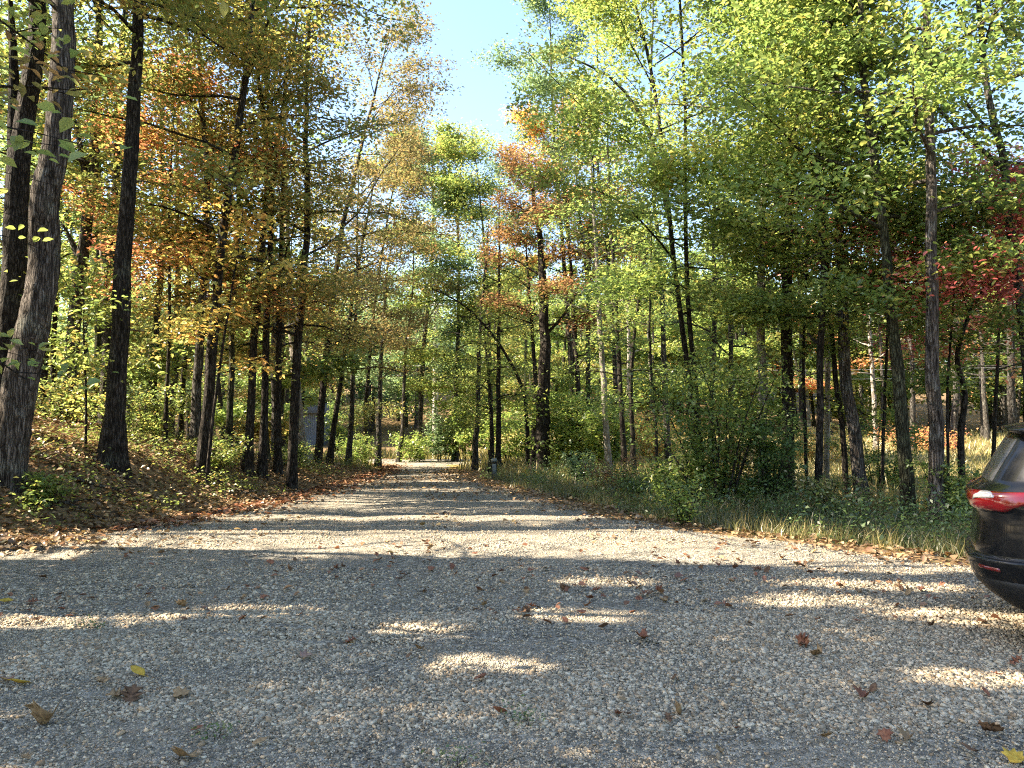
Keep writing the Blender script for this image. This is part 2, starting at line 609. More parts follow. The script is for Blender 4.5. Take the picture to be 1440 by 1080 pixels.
    if pal2 is not None:
        m2 = (cps[:, 2] - base[2] + rng.normal(size=len(cps)) * .6) > hc2
        cc[m2] = pick(pal2, int(m2.sum()), rng)
    sg = np.array([.28, .28, .15]) * spread
    P = np.repeat(cps, nper, 0) + rng.normal(size=(len(cps) * nper, 3)) * sg
    Cc = np.repeat(cc, nper, 0)
    alt = pick(pal, len(P), rng)
    w = rng.random((len(P), 1)) ** 2 * .8
    Cc = Cc * (1 - w) + alt * w
    Cc = Cc * (.75 + .5 * rng.random((len(P), 1)))
    k = cull(P, rng, light, clear)
    P, Cc = P[k], Cc[k]
    tr_ = link('trunk', g.mesh('trunk', True, base), BARK[bark], root)
    if len(P) > 5:
        Ls = leaf * (.55 + .85 * rng.random(len(P)))
        link('crown', leaves_mesh('crown', P, Cc, Ls, rng, base, up=up, near=near), M_LEAF, root)
    return root


def build_shrub(name, base, H, R, pal, nl, label, group=None, seed=0, leaf=.07, stems=7, near=False, cat='shrub', light=0, squash=1.0, up=.6):
    rng = np.random.default_rng(seed + 5000)
    base = np.asarray(base, float)
    root = empty(name, base); tag(root, label, cat, group)
    g = Geo(); cps = []
    for i in range(stems):
        az = i * 2.4 + rng.random(); lean = rng.uniform(.1, 1.0) * R
        h = H * rng.uniform(.6, 1.0)
        tip = base + np.array([math.cos(az) * lean, math.sin(az) * lean * squash, h])
        b0 = base + np.array([math.cos(az), math.sin(az), 0]) * R * .12 - np.array([0, 0, .1])
        mid = (b0 + tip) / 2 + np.array([0, 0, h * .12]) + rng.normal(size=3) * .07 * R
        P = resample([b0, mid, tip], 7)
        g.tube(P, np.linspace(.008 + .006 * H, .004, 7) if H > .2 else np.full(7, .0016), 5, rng, .1)
        ns = 9
        for s_ in range(ns):
            f = .2 + .8 * (s_ + rng.random()) / ns
            q = np.array([np.interp(f, np.linspace(0, 1, 7), P[:, k]) for k in range(3)])
            a2 = rng.random() * 6.28; Ls = R * rng.uniform(.2, .55) * (1.2 - .5 * f)
            q2 = q + np.array([math.cos(a2), math.sin(a2), rng.uniform(-.15, .4)]) * Ls
            g.tube(np.array([q, (q + q2) / 2, q2]), [.005, .004, .003] if H > .2 else [.001] * 3, 3, cap=False)
            for k in range(4):
                f2 = rng.uniform(.2, 1.05)
                cps.append(q * (1 - f2) + q2 * f2)
    cps = np.array(cps)
    nper = max(2, nl // len(cps))
    P = np.repeat(cps, nper, 0) + rng.normal(size=(len(cps) * nper, 3)) * np.array([.10, .10, .06]) * max(.5, R)
    P = P[P[:, 2] > base[2] + .03]
    Cc = pick(pal, len(P), rng) * (.7 + .6 * rng.random((len(P), 1)))
    if light: 
        k = cull(P, rng, light, False); P, Cc = P[k], Cc[k]
    link('stem', g.mesh('stem', True, base), BARK['dark'], root)
    link('foliage', leaves_mesh('foliage', P, Cc, leaf * (.7 + .6 * rng.random(len(P))), rng, base, up=up, near=near), M_LEAF, root)
    return root

# ------------------------------------------------------------------ ground


def steps(segs):
    out = [segs[0][0]]
    for a, b, s in segs:
        n = max(1, int(round((b - a) / s)))
        out += list(np.linspace(a, b, n + 1)[1:])
    return np.array(out)


def grid_mesh(name, xs, ys, zf, facecol=None):
    X, Y = np.meshgrid(xs, ys)
    Z = zf(X, Y)
    V = np.stack([X, Y, Z], -1).reshape(-1, 3)
    nx, ny = len(xs), len(ys)
    i = np.arange(ny - 1)[:, None] * nx; j = np.arange(nx - 1)[None]
    Q = np.stack([i + j, i + j + 1, i + j + nx + 1, i + j + nx], -1).reshape(-1, 4)
    cx = X[:-1, :-1].ravel(); cy = Y[:-1, :-1].ravel()
    fc = facecol(cx, cy) if facecol else None
    return np_mesh(name, V, Q, None, fc, True)


def floor_mat():
    m, n, out = new_mat('forest_floor')
    tc = N(n, 'ShaderNodeTexCoord')
    vo = N(n, 'ShaderNodeTexVoronoi', i_Scale=13.0)
    vo.inputs['Randomness'].default_value = 1
    no = N(n, 'ShaderNodeTexNoise', i_Scale=9.0, i_Detail=5.0)
    n.links.new(tc.outputs['Object'], no.inputs['Vector'])
    av = N(n, 'ShaderNodeVectorMath', operation='MULTIPLY_ADD')
    av.inputs[1].default_value = (.12, .12, .12)
    n.links.new(no.outputs['Color'], av.inputs[0]); n.links.new(tc.outputs['Object'], av.inputs[2])
    n.links.new(av.outputs[0], vo.inputs['Vector'])
    sp = N(n, 'ShaderNodeSeparateColor')
    n.links.new(vo.outputs['Color'], sp.inputs[0])
    r = ramp(n, [(0, (.06, .042, .025)), (.3, (.12, .078, .042)), (.6, (.20, .13, .066)), (.85, (.28, .19, .10)), (1, (.10, .10, .035))])
    n.links.new(sp.outputs[0], r.inputs[0])
    # field colour: mown yellow-green grass
    n3 = N(n, 'ShaderNodeTexNoise', i_Scale=.55, i_Detail=8.0, i_Roughness=.7)
    n.links.new(tc.outputs['Object'], n3.inputs['Vector'])
    r3 = ramp(n, [(.3, (.14, .15, .035)), (.5, (.27, .23, .07)), (.68, (.36, .28, .11)), (.8, (.20, .13, .06))])
    n.links.new(n3.outputs[0], r3.inputs[0])
    a = N(n, 'ShaderNodeAttribute', attribute_name='col')
    sa = N(n, 'ShaderNodeSeparateColor')
    n.links.new(a.outputs['Color'], sa.inputs[0])
    mx = N(n, 'ShaderNodeMixRGB')
    n.links.new(sa.outputs[0], mx.inputs[0]); n.links.new(r.outputs[0], mx.inputs[1]); n.links.new(r3.outputs[0], mx.inputs[2])
    b = N(n, 'ShaderNodeBsdfPrincipled', i_Roughness=.95)
    b.inputs['Specular IOR Level'].default_value = .1
    n.links.new(mx.outputs[0], b.inputs['Base Color'])
    bp = N(n, 'ShaderNodeBump', i_Strength=.8, i_Distance=.05)
    n.links.new(vo.outputs['Distance'], bp.inputs['Height'])
    n.links.new(bp.outputs[0], b.inputs['Normal'])
    n.links.new(b.outputs[0], out.inputs[0])
    return m


def gravel_mat(name, tint=1.0, dusty=(.36, .31, .235)):
    m, n, out = new_mat(name)
    tc = N(n, 'ShaderNodeTexCoord')
    v1 = N(n, 'ShaderNodeTexVoronoi', i_Scale=38.0)
    v2 = N(n, 'ShaderNodeTexVoronoi', i_Scale=85.0)
    n.links.new(tc.outputs['Object'], v1.inputs['Vector']); n.links.new(tc.outputs['Object'], v2.inputs['Vector'])
    s1 = N(n, 'ShaderNodeSeparateColor'); n.links.new(v1.outputs['Color'], s1.inputs[0])
    r1 = ramp(n, [(0, (.08, .074, .06)), (.45, (.21, .195, .16)), (.75, (.33, .305, .25)), (1, (.48, .445, .37))])
    n.links.new(s1.outputs[0], r1.inputs[0])
    n1 = N(n, 'ShaderNodeTexNoise', i_Scale=.9, i_Detail=6.0, i_Roughness=.6)
    n.links.new(tc.outputs['Object'], n1.inputs['Vector'])
    r2 = ramp(n, [(.42, (0, 0, 0)), (.66, (1, 1, 1))])
    n.links.new(n1.outputs[0], r2.inputs[0])
    ml = N(n, 'ShaderNodeMath', operation='MULTIPLY', i_1=.65)
    n.links.new(r2.outputs[0], ml.inputs[0])
    mx = N(n, 'ShaderNodeMixRGB'); mx.inputs[2].default_value = (*dusty, 1)
    n.links.new(ml.outputs[0], mx.inputs[0]); n.links.new(r1.outputs[0], mx.inputs[1])
    b = N(n, 'ShaderNodeBsdfPrincipled', i_Roughness=.92)
    b.inputs['Specular IOR Level'].default_value = .2
    n.links.new(mx.outputs[0], b.inputs['Base Color'])
    ad = N(n, 'ShaderNodeMath', operation='ADD')
    n.links.new(v1.outputs['Distance'], ad.inputs[0]); n.links.new(v2.outputs['Distance'], ad.inputs[1])
    bp = N(n, 'ShaderNodeBump', i_Strength=1.0, i_Distance=-.02)
    n.links.new(ad.outputs[0], bp.inputs['Height'])
    n.links.new(bp.outputs[0], b.inputs['Normal'])
    n.links.new(b.outputs[0], out.inputs[0])
    return m


def attr_mat(name, rough=.9, spec=.2):
    m, n, out = new_mat(name)
    a = N(n, 'ShaderNodeAttribute', attribute_name='col')
    tc = N(n, 'ShaderNodeTexCoord')
    no = N(n, 'ShaderNodeTexNoise', i_Scale=160.0, i_Detail=3.0)
    n.links.new(tc.outputs['Object'], no.inputs['Vector'])
    r = ramp(n, [(.3, (.72, .72, .72)), (.7, (1.15, 1.15, 1.15))])
    n.links.new(no.outputs[0], r.inputs[0])
    mx = N(n, 'ShaderNodeMixRGB', blend_type='MULTIPLY', i_0=1.0)
    n.links.new(a.outputs['Color'], mx.inputs[1]); n.links.new(r.outputs[0], mx.inputs[2])
    b = N(n, 'ShaderNodeBsdfPrincipled', i_Roughness=rough)
    b.inputs['Specular IOR Level'].default_value = spec
    n.links.new(mx.outputs[0], b.inputs['Base Color'])
    n.links.new(b.outputs[0], out.inputs[0])
    return m


def zone(x, y):
    er = e_right(y)
    f = sstep(1.5, 4.0, x - er) * sstep(12, 15, y) * (1 - sstep(60, 64, y + .2 * np.abs(x)))
    f2 = sstep(30, 31.5, y) * (1 - sstep(44, 50, y)) * sstep(-9, -6, x)
    z = np.maximum(f, f2 * .8) * (.55 + .6 * fbm(x * .25, y * .25, 77))
    return np.stack([np.clip(z, 0, 1)] * 3, -1)


gx = steps([(-900, -120, 60), (-120, -40, 8), (-40, -14, 1), (-14, 14, .25), (14, 40, 1), (40, 120, 8), (120, 900, 60)])
gy = steps([(-300, -40, 40), (-40, 2, 2), (2, 26, .25), (26, 60, 1), (60, 160, 5), (160, 900, 60)])
tag(link('ground', grid_mesh('ground', gx, gy, lambda x, y: hgt(x, y), zone), floor_mat()), kind='structure')


def drive_z(x, y):
    el = e_left(y) + .5 * (fbm(y * .8, x * .3, 41) - .5) * 1.6
    er = e_right(y) + .5 * (fbm(y * .9, x * .3, 43) - .5) * 1.4
    ins = np.minimum(x - el, er - x)
    return hgt(x, y) + np.clip(ins * .12, -.10, .022) + .012 * (fbm(x * 2.2, y * 2.2, 51) - .5) * sstep(.2, .6, ins)


tag(link('gravel_drive', grid_mesh('gravel_drive', steps([(-30, -8, .5), (-8, 9, .14), (9, 30, .6)]), steps([(-8, 3, .5), (3, 14, .14), (14, 36, .25)]), drive_z), gravel_mat('gravel_bed')), kind='structure')


def road_z(x, y):
    c = 36.2 + .01 * x + .6 * np.sin(x * .05)
    ins = 2.1 + .3 * (fbm(x * .5, y * .5, 61) - .5) - np.abs(y - c)
    return hgt(x, y) + np.clip(ins * .15, -.25, .06)


tag(link('gravel_road', grid_mesh('gravel_road', steps([(-60, 60, 1.0)]), steps([(33, 39.6, .3)]), road_z), gravel_mat('road_gravel', dusty=(.46, .42, .35))), kind='structure')

# ------------------------------------------------------------------ loose stones (one mass, nobody could count them)


def stones(n, y0, y1, pw, rad, rng, xw=(.80, 1.3)):
    u = rng.random(n)
    a, b = y0 ** pw, y1 ** pw
    y = (a + u * (b - a)) ** (1 / pw)
    x = (rng.random(n) * 2 - 1) * (y * xw[0] + xw[1])
    k = (x > e_left(y) + .15) & (x < e_right(y) - .1)
    # fine dusty stretches carry fewer and smaller stones
    d = fbm(x * .55 + 3, y * .9, 88)
    k &= rng.random(n) < 1.0 - .75 * sstep(.52, .66, d)
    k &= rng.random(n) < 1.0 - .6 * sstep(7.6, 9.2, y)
    for a_, b_ in ((-.55, -.14), (1.35, -.16)):     # compacted wheel tracks
        q = np.abs(x - (a_ + b_ * (y - 3.3)) - .25 * (fbm(y * .5, y * 0, 93) - .5)) / .34
        k &= rng.random(n) < 1 - .55 * np.exp(-q ** 2)
    x, y, d = x[k], y[k], d[k]
    n = len(x)
    r = rad * np.exp(rng.normal(size=n) * .42) * (1 - .35 * sstep(.48, .62, d))
    r = np.clip(r, rad * .4, rad * 2.6)
    Q0 = np.array([[0, 1, 3, 2], [4, 6, 7, 5], [0, 4, 5, 1], [2, 3, 7, 6], [0, 2, 6, 4], [1, 5, 7, 3]])
    cube = np.array([[i, j, k] for i in (-1, 1) for j in (-1, 1) for k in (-1, 1)], float) * .62
    V = cube[None] * (1 + .0) + rng.uniform(-.36, .36, (n, 8, 3))
    V *= np.stack([rng.uniform(.7, 1.25, n), rng.uniform(.6, 1.0, n), rng.uniform(.38, .75, n)], -1)[:, None]
    V *= r[:, None, None]
    th = rng.random(n) * 6.28; ph = rng.normal(size=n) * .35
    c, s = np.cos(ph)[:, None], np.sin(ph)[:, None]
    X, Y, Z = V[..., 0], V[..., 1], V[..., 2]
    X, Z = X * c - Z * s, X * s + Z * c
    c, s = np.cos(th)[:, None], np.sin(th)[:, None]
    X, Y = X * c - Y * s, X * s + Y * c
    z0 = drive_z(x, y) + r * rng.uniform(.0, .32, n)
    V = np.stack([X + x[:, None], Y + y[:, None], Z + z0[:, None]], -1).reshape(-1, 3)
    Q = (np.arange(n)[:, None, None] * 8 + Q0[None]).reshape(-1, 4)
    g = .17 + .40 * rng.random(n) ** 1.3
    col = np.stack([g, g, g], -1) * np.array([1.22, 1.03, .74])
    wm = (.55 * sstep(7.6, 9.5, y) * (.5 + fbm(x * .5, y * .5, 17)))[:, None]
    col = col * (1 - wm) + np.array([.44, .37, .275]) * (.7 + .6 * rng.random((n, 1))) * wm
    t = rng.random(n)
    col[t < .16] *= np.array([1.12, .95, .80])
    col[(t > .16) & (t < .30)] *= np.array([.94, .99, 1.03])
    return V, Q, np.repeat(col, 6, 0)


srng = np.random.default_rng(3)
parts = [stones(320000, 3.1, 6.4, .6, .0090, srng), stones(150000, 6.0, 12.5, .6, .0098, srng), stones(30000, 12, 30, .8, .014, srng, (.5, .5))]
Vs, Qs, Cs, off = [], [], [], 0
for V, Q, c in parts:
    Vs.append(V); Qs.append(Q + off); Cs.append(c); off += len(V)
M_STONE = attr_mat('crushed_stone')
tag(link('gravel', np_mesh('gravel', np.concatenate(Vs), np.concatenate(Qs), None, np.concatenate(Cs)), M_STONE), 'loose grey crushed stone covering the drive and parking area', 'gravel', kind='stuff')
del Vs, Qs, Cs, parts

# ------------------------------------------------------------------ leaf litter
lr = np.random.default_rng(5)


def litter(n, x, y, pal, size, dz=.015, zf=hgt):
    z = zf(x, y) + lr.random(len(x)) * dz + .012
    C = pick(pal, len(x), lr) * (.6 + .7 * lr.random((len(x), 1)))
    L = size * (.6 + .7 * lr.random(len(x)))
    return np.stack([x, y, z], -1), C, L


PP = []
n = 76000
y = 8.6 + 30 * lr.random(n) ** 1.6
dl = lr.random(n) ** 1.15 * 11.4 - 1.1
x = e_left(y) - dl
k = lr.random(n) < np.clip(.35 + .9 * fbm(x * .7, y * .7, 15), 0, 1) * np.clip(.42 + dl * .45, .03, 1)
PP.append(litter(0, x[k], y[k], 'dry', .085, .05))
n = 1500   # heap at the toe of the bank
x = lr.normal(-6.9, .75, n); y = lr.normal(9.75, .33, n)
hz = lambda x, y: np.maximum(hgt(x, y), drive_z(x, y)) + .12 * np.exp(-((x + 6.9) / .9) ** 2 - ((y - 9.75) / .4) ** 2) * lr.random(len(x))
PP.append(litter(0, x, y, 'dry', .09, .03, hz))
n = 3000   # left drive edge: rust leaves
y = 11 + 22 * lr.random(n); x = e_left(y) + np.abs(lr.normal(0, .45, n)) - .2
PP.append(litter(0, x, y, 'rust', .10, .03, lambda x, y: np.maximum(hgt(x, y), drive_z(x, y))))
n = 3600   # right edge of the drive
y = 8.2 + 24 * lr.random(n) ** 1.2; x = e_right(y) + lr.normal(.3, .6, n)
PP.append(litter(0, x, y, 'dry', .08, .03, lambda x, y: np.maximum(hgt(x, y), drive_z(x, y))))
n = 2600   # blown about the far drive
y = 9.0 + 20 * lr.random(n); x = e_left(y) + (e_right(y) - e_left(y)) * lr.random(n)
k = fbm(x * .8, y * .5, 19) > .52
PP.append(litter(0, x[k], y[k], 'dry', .085, .02, drive_z))
n = 420
y = 6.0 + 4 * lr.random(n); x = (lr.random(n) * 2 - 1) * (y * .7)
k = (fbm(x * .9, y * .9, 23) > .5) & (x > e_left(y)) & (x < e_right(y))
PP.append(litter(0, x[k], y[k], 'rust', .075, .02, drive_z))
n = 9000   # under the trees on the right
y = 9 + 16 * lr.random(n); x = e_right(y) + .5 + 8 * lr.random(n)
PP.append(litter(0, x, y, 'dry', .10, .04))
P = np.concatenate([p for p, c, l in PP]); C = np.concatenate([c for p, c, l in PP]); L = np.concatenate([l for p, c, l in PP])
tag(link('leaf_litter', leaves_mesh('leaf_litter', P, C, L, lr, (0, 0, 0), up=1.3, wid=.7, near=True, droop=.0), M_LITTER), 'carpet of brown and tan fallen leaves along the bank and drive edges', 'leaf litter', kind='stuff')

# ------------------------------------------------------------------ grass and low plants
gr = np.random.default_rng(9)


def blades(x, y, h, w, pal, lean=.35):
    n = len(x)
    P = np.stack([x, y, hgt(x, y) - .02], -1)
    a = gr.normal(size=(n, 3)) * lean; a[:, 2] = 1
    a /= np.linalg.norm(a, axis=1)[:, None]
    th = gr.random(n) * 6.28
    b = np.stack([np.cos(th), np.sin(th), np.zeros(n)], -1)
    h = h[:, None]; w = w[:, None]
    bend = np.stack([gr.normal(size=n), gr.normal(size=n), -np.abs(gr.normal(size=n))], -1) * h * .14
    V = np.stack([P - b * w * .5, P + b * w * .5, P + a * h * .55 + b * w * .45, P + a * h + bend, P + a * h * .55 - b * w * .45], 1).reshape(-1, 3)
    i = np.arange(n)[:, None] * 5
    Q = i + np.array([0, 1, 2, 4])[None]; T = i + np.array([4, 2, 3])[None]
    c = pick(pal, n, gr) * (.65 + .6 * gr.random((n, 1)))
    return V, Q, T, np.concatenate([c, c])


def grass(name, x, y, h, w, pal, label, lean=.35):
    V, Q, T, c = blades(x, y, h, w, pal, lean)
    tag(link(name, np_mesh(name, V, Q, T, c), M_GRASS), label, 'grass', kind='stuff')


n = 34000
y = 8.3 + 17 * gr.random(n) ** 1.4; dr = .35 + 3.2 * gr.random(n) ** .8
x = e_right(y) + dr + 1.0 * (fbm(y * 1.1, 0 * y, 71) - .4)
k = fbm(x * .9, y * .9, 72) + .12 * (dr > .8) - .3 * (y < 10.3) * (dr < .7) > .42
x, y, dr = x[k], y[k], dr[k]
grass('verge_grass', x, y, (.10 + .38 * gr.random(len(x)) * sstep(.3, 1.4, dr) + .18 * gr.random(len(x)) ** 3), .006 + .008 * gr.random(len(x)), 'grass', 'unmown green and tan grass along the right edge of the drive')
n = 260    # dead straw tufts in the verge
ty = 8.6 + 12 * gr.random(n) ** 1.2; tx = e_right(ty) + .5 + 1.6 * gr.random(n)
k = fbm(tx * .8, ty * .8, 74) > .52
tx, ty = np.repeat(tx[k], 26), np.repeat(ty[k], 26)
tx = tx + gr.normal(size=len(tx)) * .09; ty = ty + gr.normal(size=len(tx)) * .09
grass('straw_tufts', tx, ty, .12 + .36 * gr.random(len(tx)), .003 + .006 * gr.random(len(tx)), 'straw', 'dry straw coloured grass tufts along the right edge of the drive', .3)
n = 110000
y = 13 + 44 * gr.random(n) ** 1.3; x = e_right(y) + 1.5 + (y * .8 + 3) * gr.random(n)
k = fbm(x * .35, y * .35, 73) > .40
x, y = x[k], y[k]
grass('field_grass', x, y, .15 + .4 * gr.random(len(x)) + .3 * gr.random(len(x)) ** 4, (.010 + .012 * gr.random(len(x))) * (1 + y / 30), 'straw', 'tall sunlit straw yellow grass in the clearing behind the right trees', .45)
n = 16000
y = 30 + 3.2 * gr.random(n); y2 = 39 + 5 * gr.random(n); s = gr.random(n) < .35
y = np.where(s, y, y2); x = -10 + 30 * gr.random(n)
k = (np.abs(x - (-4.0)) > 1.9) | (y > 38)
x, y = x[k], y[k]
grass('roadside_weeds', x, y, .15 + .55 * gr.random(len(x)) ** 2, .03 + .03 * gr.random(len(x)), 'straw', 'yellow green weeds along the far crossing road')

# ground cover: low leafy plants on the bank
n = 1150
y = 9.2 + 22 * gr.random(n) ** 1.2; x = e_left(y) - .4 - 8.5 * gr.random(n) ** 1.1
k = fbm(x * .6, y * .6, 81) > .50
x, y = x[k], y[k]
c = np.stack([x, y, hgt(x, y) + .04], -1)
P = np.repeat(c, 26, 0); hh = gr.random(len(P)) ** 1.3
P = P + gr.normal(size=P.shape) * np.array([.13, .13, 0]); P[:, 2] += hh * .34 * np.repeat(.4 + gr.random(len(c)), 26)
C = pick('yelgreen', len(P), gr) * (.5 + .5 * gr.random((len(P), 1)))
tag(link('ground_cover', leaves_mesh('ground_cover', P, C, .065 * (.6 + .8 * gr.random(len(P))), gr, (0, 0, 0), up=.8), M_LEAF), 'low green woodland plants scattered over the leafy bank', 'ground cover', kind='stuff')
n = 1000
y = 9.5 + 16 * gr.random(n) ** 1.2; x = e_right(y) + .7 + 3.6 * gr.random(n)
k = fbm(x * .6, y * .6, 83) > .46
x, y = x[k], y[k]
c = np.stack([x, y, hgt(x, y) + .04], -1)
P = np.repeat(c, 30, 0); hh = gr.random(len(P)) ** 1.1
P = P + gr.normal(size=P.shape) * np.array([.15, .15, 0]); P[:, 2] += hh * .6 * np.repeat(.3 + gr.random(len(c)), 30)
C = pick('deep', len(P), gr) * (.45 + .8 * gr.random((len(P), 1)))
tag(link('verge_weeds', leaves_mesh('verge_weeds', P, C, .06 * (.6 + .8 * gr.random(len(P))), gr, (0, 0, 0), up=.5), M_LEAF), 'knee high green weeds between the trees right of the drive', 'weeds', kind='stuff')

# ------------------------------------------------------------------ trees


def ground_hit(px, py, dh):
    r = ray(px, py)
    ds = np.linspace(dh * .55, dh * 1.7, 240)
    P = np.array([0, 0, CH])[None] + r[None] * (ds / r[1])[:, None]
    b = P[:, 2] <= hgt(P[:, 0], P[:, 1])
    if b.any():
        d = ds[np.argmax(b)]
        if d > dh * .6: return d
    return dh


SEED = [0]


def tree(pts, d, w, H, hc, R, pal, nl, bark, label, hit=True, **kw):
    SEED[0] += 1
    if hit: d = ground_hit(pts[0][0], pts[0][1], d)
    b = at(pts[0][0], pts[0][1], d); b[2] = gz(b[0], b[1])
    rng = np.random.default_rng(SEED[0])
    P = [at(px, py, d + rng.normal() * .04) for px, py in pts[1:]]
    r0 = w * d / F / 2 * .84
    fk = kw.pop('forks', None)
    if fk: kw['forks'] = [([at(px, py, d) for px, py in f], ww * d / F / 2) for f, ww in fk]
    nm = kw.pop('name', 'tree')
    return build_tree(nm, b, P, H, hc, R, pal, int(nl), r0, bark, label, seed=SEED[0], **kw)


# --- left bank
tree([(5, 668), (30, 520), (55, 400), (68, 270), (78, 190), (90, 0)], 10.5, 56, 14, 6.3, 3.4, 'yelgreen', 9520, 'rough', 'thick leaning trunk with furrowed bark, the nearest on the left bank', flare=1.25)
tree([(-6, 600), (12, 470), (22, 330), (32, 200), (48, 80), (52, 0)], 12.5, 42, 15, 6.8, 3.5, 'olive', 9520, 'dark', 'dark twin-stemmed trunk directly behind the thick leaning one', flare=1.2, forks=[([(20, 300), (20, 180), (18, 60), (10, -60)], 24)])
tree([(60, 548), (66, 450), (75, 330), (88, 200), (95, 60)], 20, 11, 14, 4.3, 2.8, 'green', 8840, 'dark', 'slim dark tree left of the grey forked tree')
tree([(73, 552), (78, 430), (84, 300)], 22, 8, 13, 3.8, 2.4, 'yelgreen', 7480, 'dark', 'second slim stem beside the grey forked tree, the thinner one')
tree([(97, 545), (104, 450), (116, 365), (128, 290), (130, 200), (140, 60)], 18, 23, 15, 4.3, 3.6, 'cool', 10880, 'grey', 'grey tree forking into a broad Y at half height', flare=1.25, forks=[([(114, 370), (96, 330), (86, 312)], 12), ([(126, 300), (112, 200), (98, 140), (90, 60)], 11), ([(122, 345), (140, 325), (160, 312)], 9)])
tree([(150, 545), (153, 440), (160, 330), (165, 200)], 20, 19, 15, 4.8, 3, 'yelgreen', 8840, 'grey', 'grey trunk half hidden by the dark straight trunk in front')
tree([(158, 655), (164, 560), (171, 400), (178, 280), (184, 180), (195, 0)], 12.5, 31, 14, 6.8, 3.2, 'gold', 8840, 'dark', 'tall dark trunk with flared foot standing on the leafy bank', flare=1.75)
tree([(239, 592), (247, 490), (250, 380)], 25, 12, 13, 3.3, 3.0, 'olive', 9520, 'grey', 'grey stem deep in the woods between the flared dark trunk and the leaning pair')
tree([(284, 668), (292, 560), (303, 440), (312, 330), (333, 200), (345, 110), (357, 0)], 13.5, 18, 14, 4.3, 3.4, 'olive', 10200, 'dark', 'slender dark trunk leaning right over the bank with golden crown', flare=1.3)
tree([(275, 615), (278, 540), (284, 420), (290, 330)], 17, 16, 12, 4.3, 2.6, 'olive', 8160, 'grey', 'short grey trunk just behind the leaning dark trunk')
tree([(321, 642), (325, 540), (328, 430), (335, 300)], 17.5, 10, 13, 3.0, 2.8, 'gold', 10200, 'green', 'thin mossy trunk right of the leaning golden tree')
tree([(348, 637), (353, 560), (358, 470), (368, 360)], 18, 14, 13, 3.2, 2.8, 'gold', 10200, 'dark', 'dark trunk, left one of two close together on the bank')
tree([(369, 637), (373, 560), (375, 480), (378, 380)], 18.5, 12, 13, 3.2, 2.8, 'gold', 10200, 'dark', 'dark trunk, right one of two close together on the bank')
tree([(391, 667), (391, 560), (392, 470), (395, 330), (400, 200)], 14, 12, 11, 3.0, 2.8, 'gold', 10200, 'dark', 'straight thin trunk with scabby bark standing at the toe of the bank')
tree([(411, 645), (416, 540), (424, 420), (432, 300)], 18.5, 16, 13, 3.4, 3.0, 'gold', 10200, 'dark', 'dark trunk touching the pale flared trunk near the drive', flare=1.3)
tree([(428, 650), (422, 600), (416, 545), (412, 470)], 19.5, 19, 11, 4.0, 2.2, 'olive', 5440, 'pale', 'pale sunlit trunk with wide flared foot', flare=1.7)
tree([(446, 652), (454, 560), (458, 500), (468, 420), (480, 330), (505, 220), (530, 120), (548, 40)], 19, 12, 12.6, 3.6, 4.3, 'umber', 24000, 'dark', 'leaning dark trunk carrying the tall brown crown over the drive', flare=1.3, side=(-.1, .55), clear=False, light=.6, rise=.35)
tree([(463, 652), (471, 590), (480, 535), (496, 420)], 21.5, 9, 12, 3.2, 2.8, 'olive', 9520, 'dark', 'thin rightward leaning trunk beside the brown crowned tree')
tree([(489, 655), (494, 590), (497, 500), (502, 380)], 22, 9, 12.5, 3.0, 3.0, 'brown', 10880, 'grey', 'thin upright trunk with golden brown leaves near the drive edge')
tree([(531, 657), (534, 580), (537, 480), (545, 380)], 25, 9, 11, 2.2, 2.6, 'olive', 10200, 'grey', 'last slim trunk on the left before the drive narrows')
tree([(512, 655), (514, 590), (522, 480), (543, 320), (566, 200)], 27, 7, 14.2, 5, 3.8, 'umber', 30000, 'dark', 'dark stem leaning toward the drive behind the last slim left trunk', clear=False, light=.4)
tree([(420, 640), (428, 520), (440, 380)], 26, 8, 15, 2.8, 3.6, 'gold', 11560, 'dark', 'golden crowned tree in the second rank left of the drive')
tree([(560, 652), (566, 600), (570, 500)], 33, 7, 11, 4, 2.6, 'yelgreen', 8840, 'grey', 'small tree at the bend where the drive meets the road')
tree([(232, 605), (236, 520), (238, 440)], 17, 6, 8.2, 3.0, 2.6, 'redor', 6120, 'dark', 'small understorey maple with orange red leaves among the left trunks', up=1.3, light=.5)
tree([(215, 560), (222, 420), (230, 300)], 22, 9, 12, 7.5, 2.4, 'redor', 2720, 'dark', 'taller red orange maple behind the flared dark trunk')
tree([(290, 660), (303, 560), (322, 430), (338, 330)], 15.2, 5, 5.6, 2.2, 1.35, 'yellow', 900, 'dark', 'thin sapling with large bright yellow leaves in front of the left trunks', name='sapling', hit=False, leaf=.125, near=True, flare=1.1, up=1.0, spread=.7, light=.3, cat='sapling')
tree([(120, 640), (121, 560), (118, 480)], 13.5, 3, 3.0, .8, 1.0, 'yelgreen', 900, 'dark', 'knee high to head high green sapling beside the thick leaning trunk', name='sapling', leaf=.10, near=True, hit=False, flare=1.1, cat='sapling', light=.0)

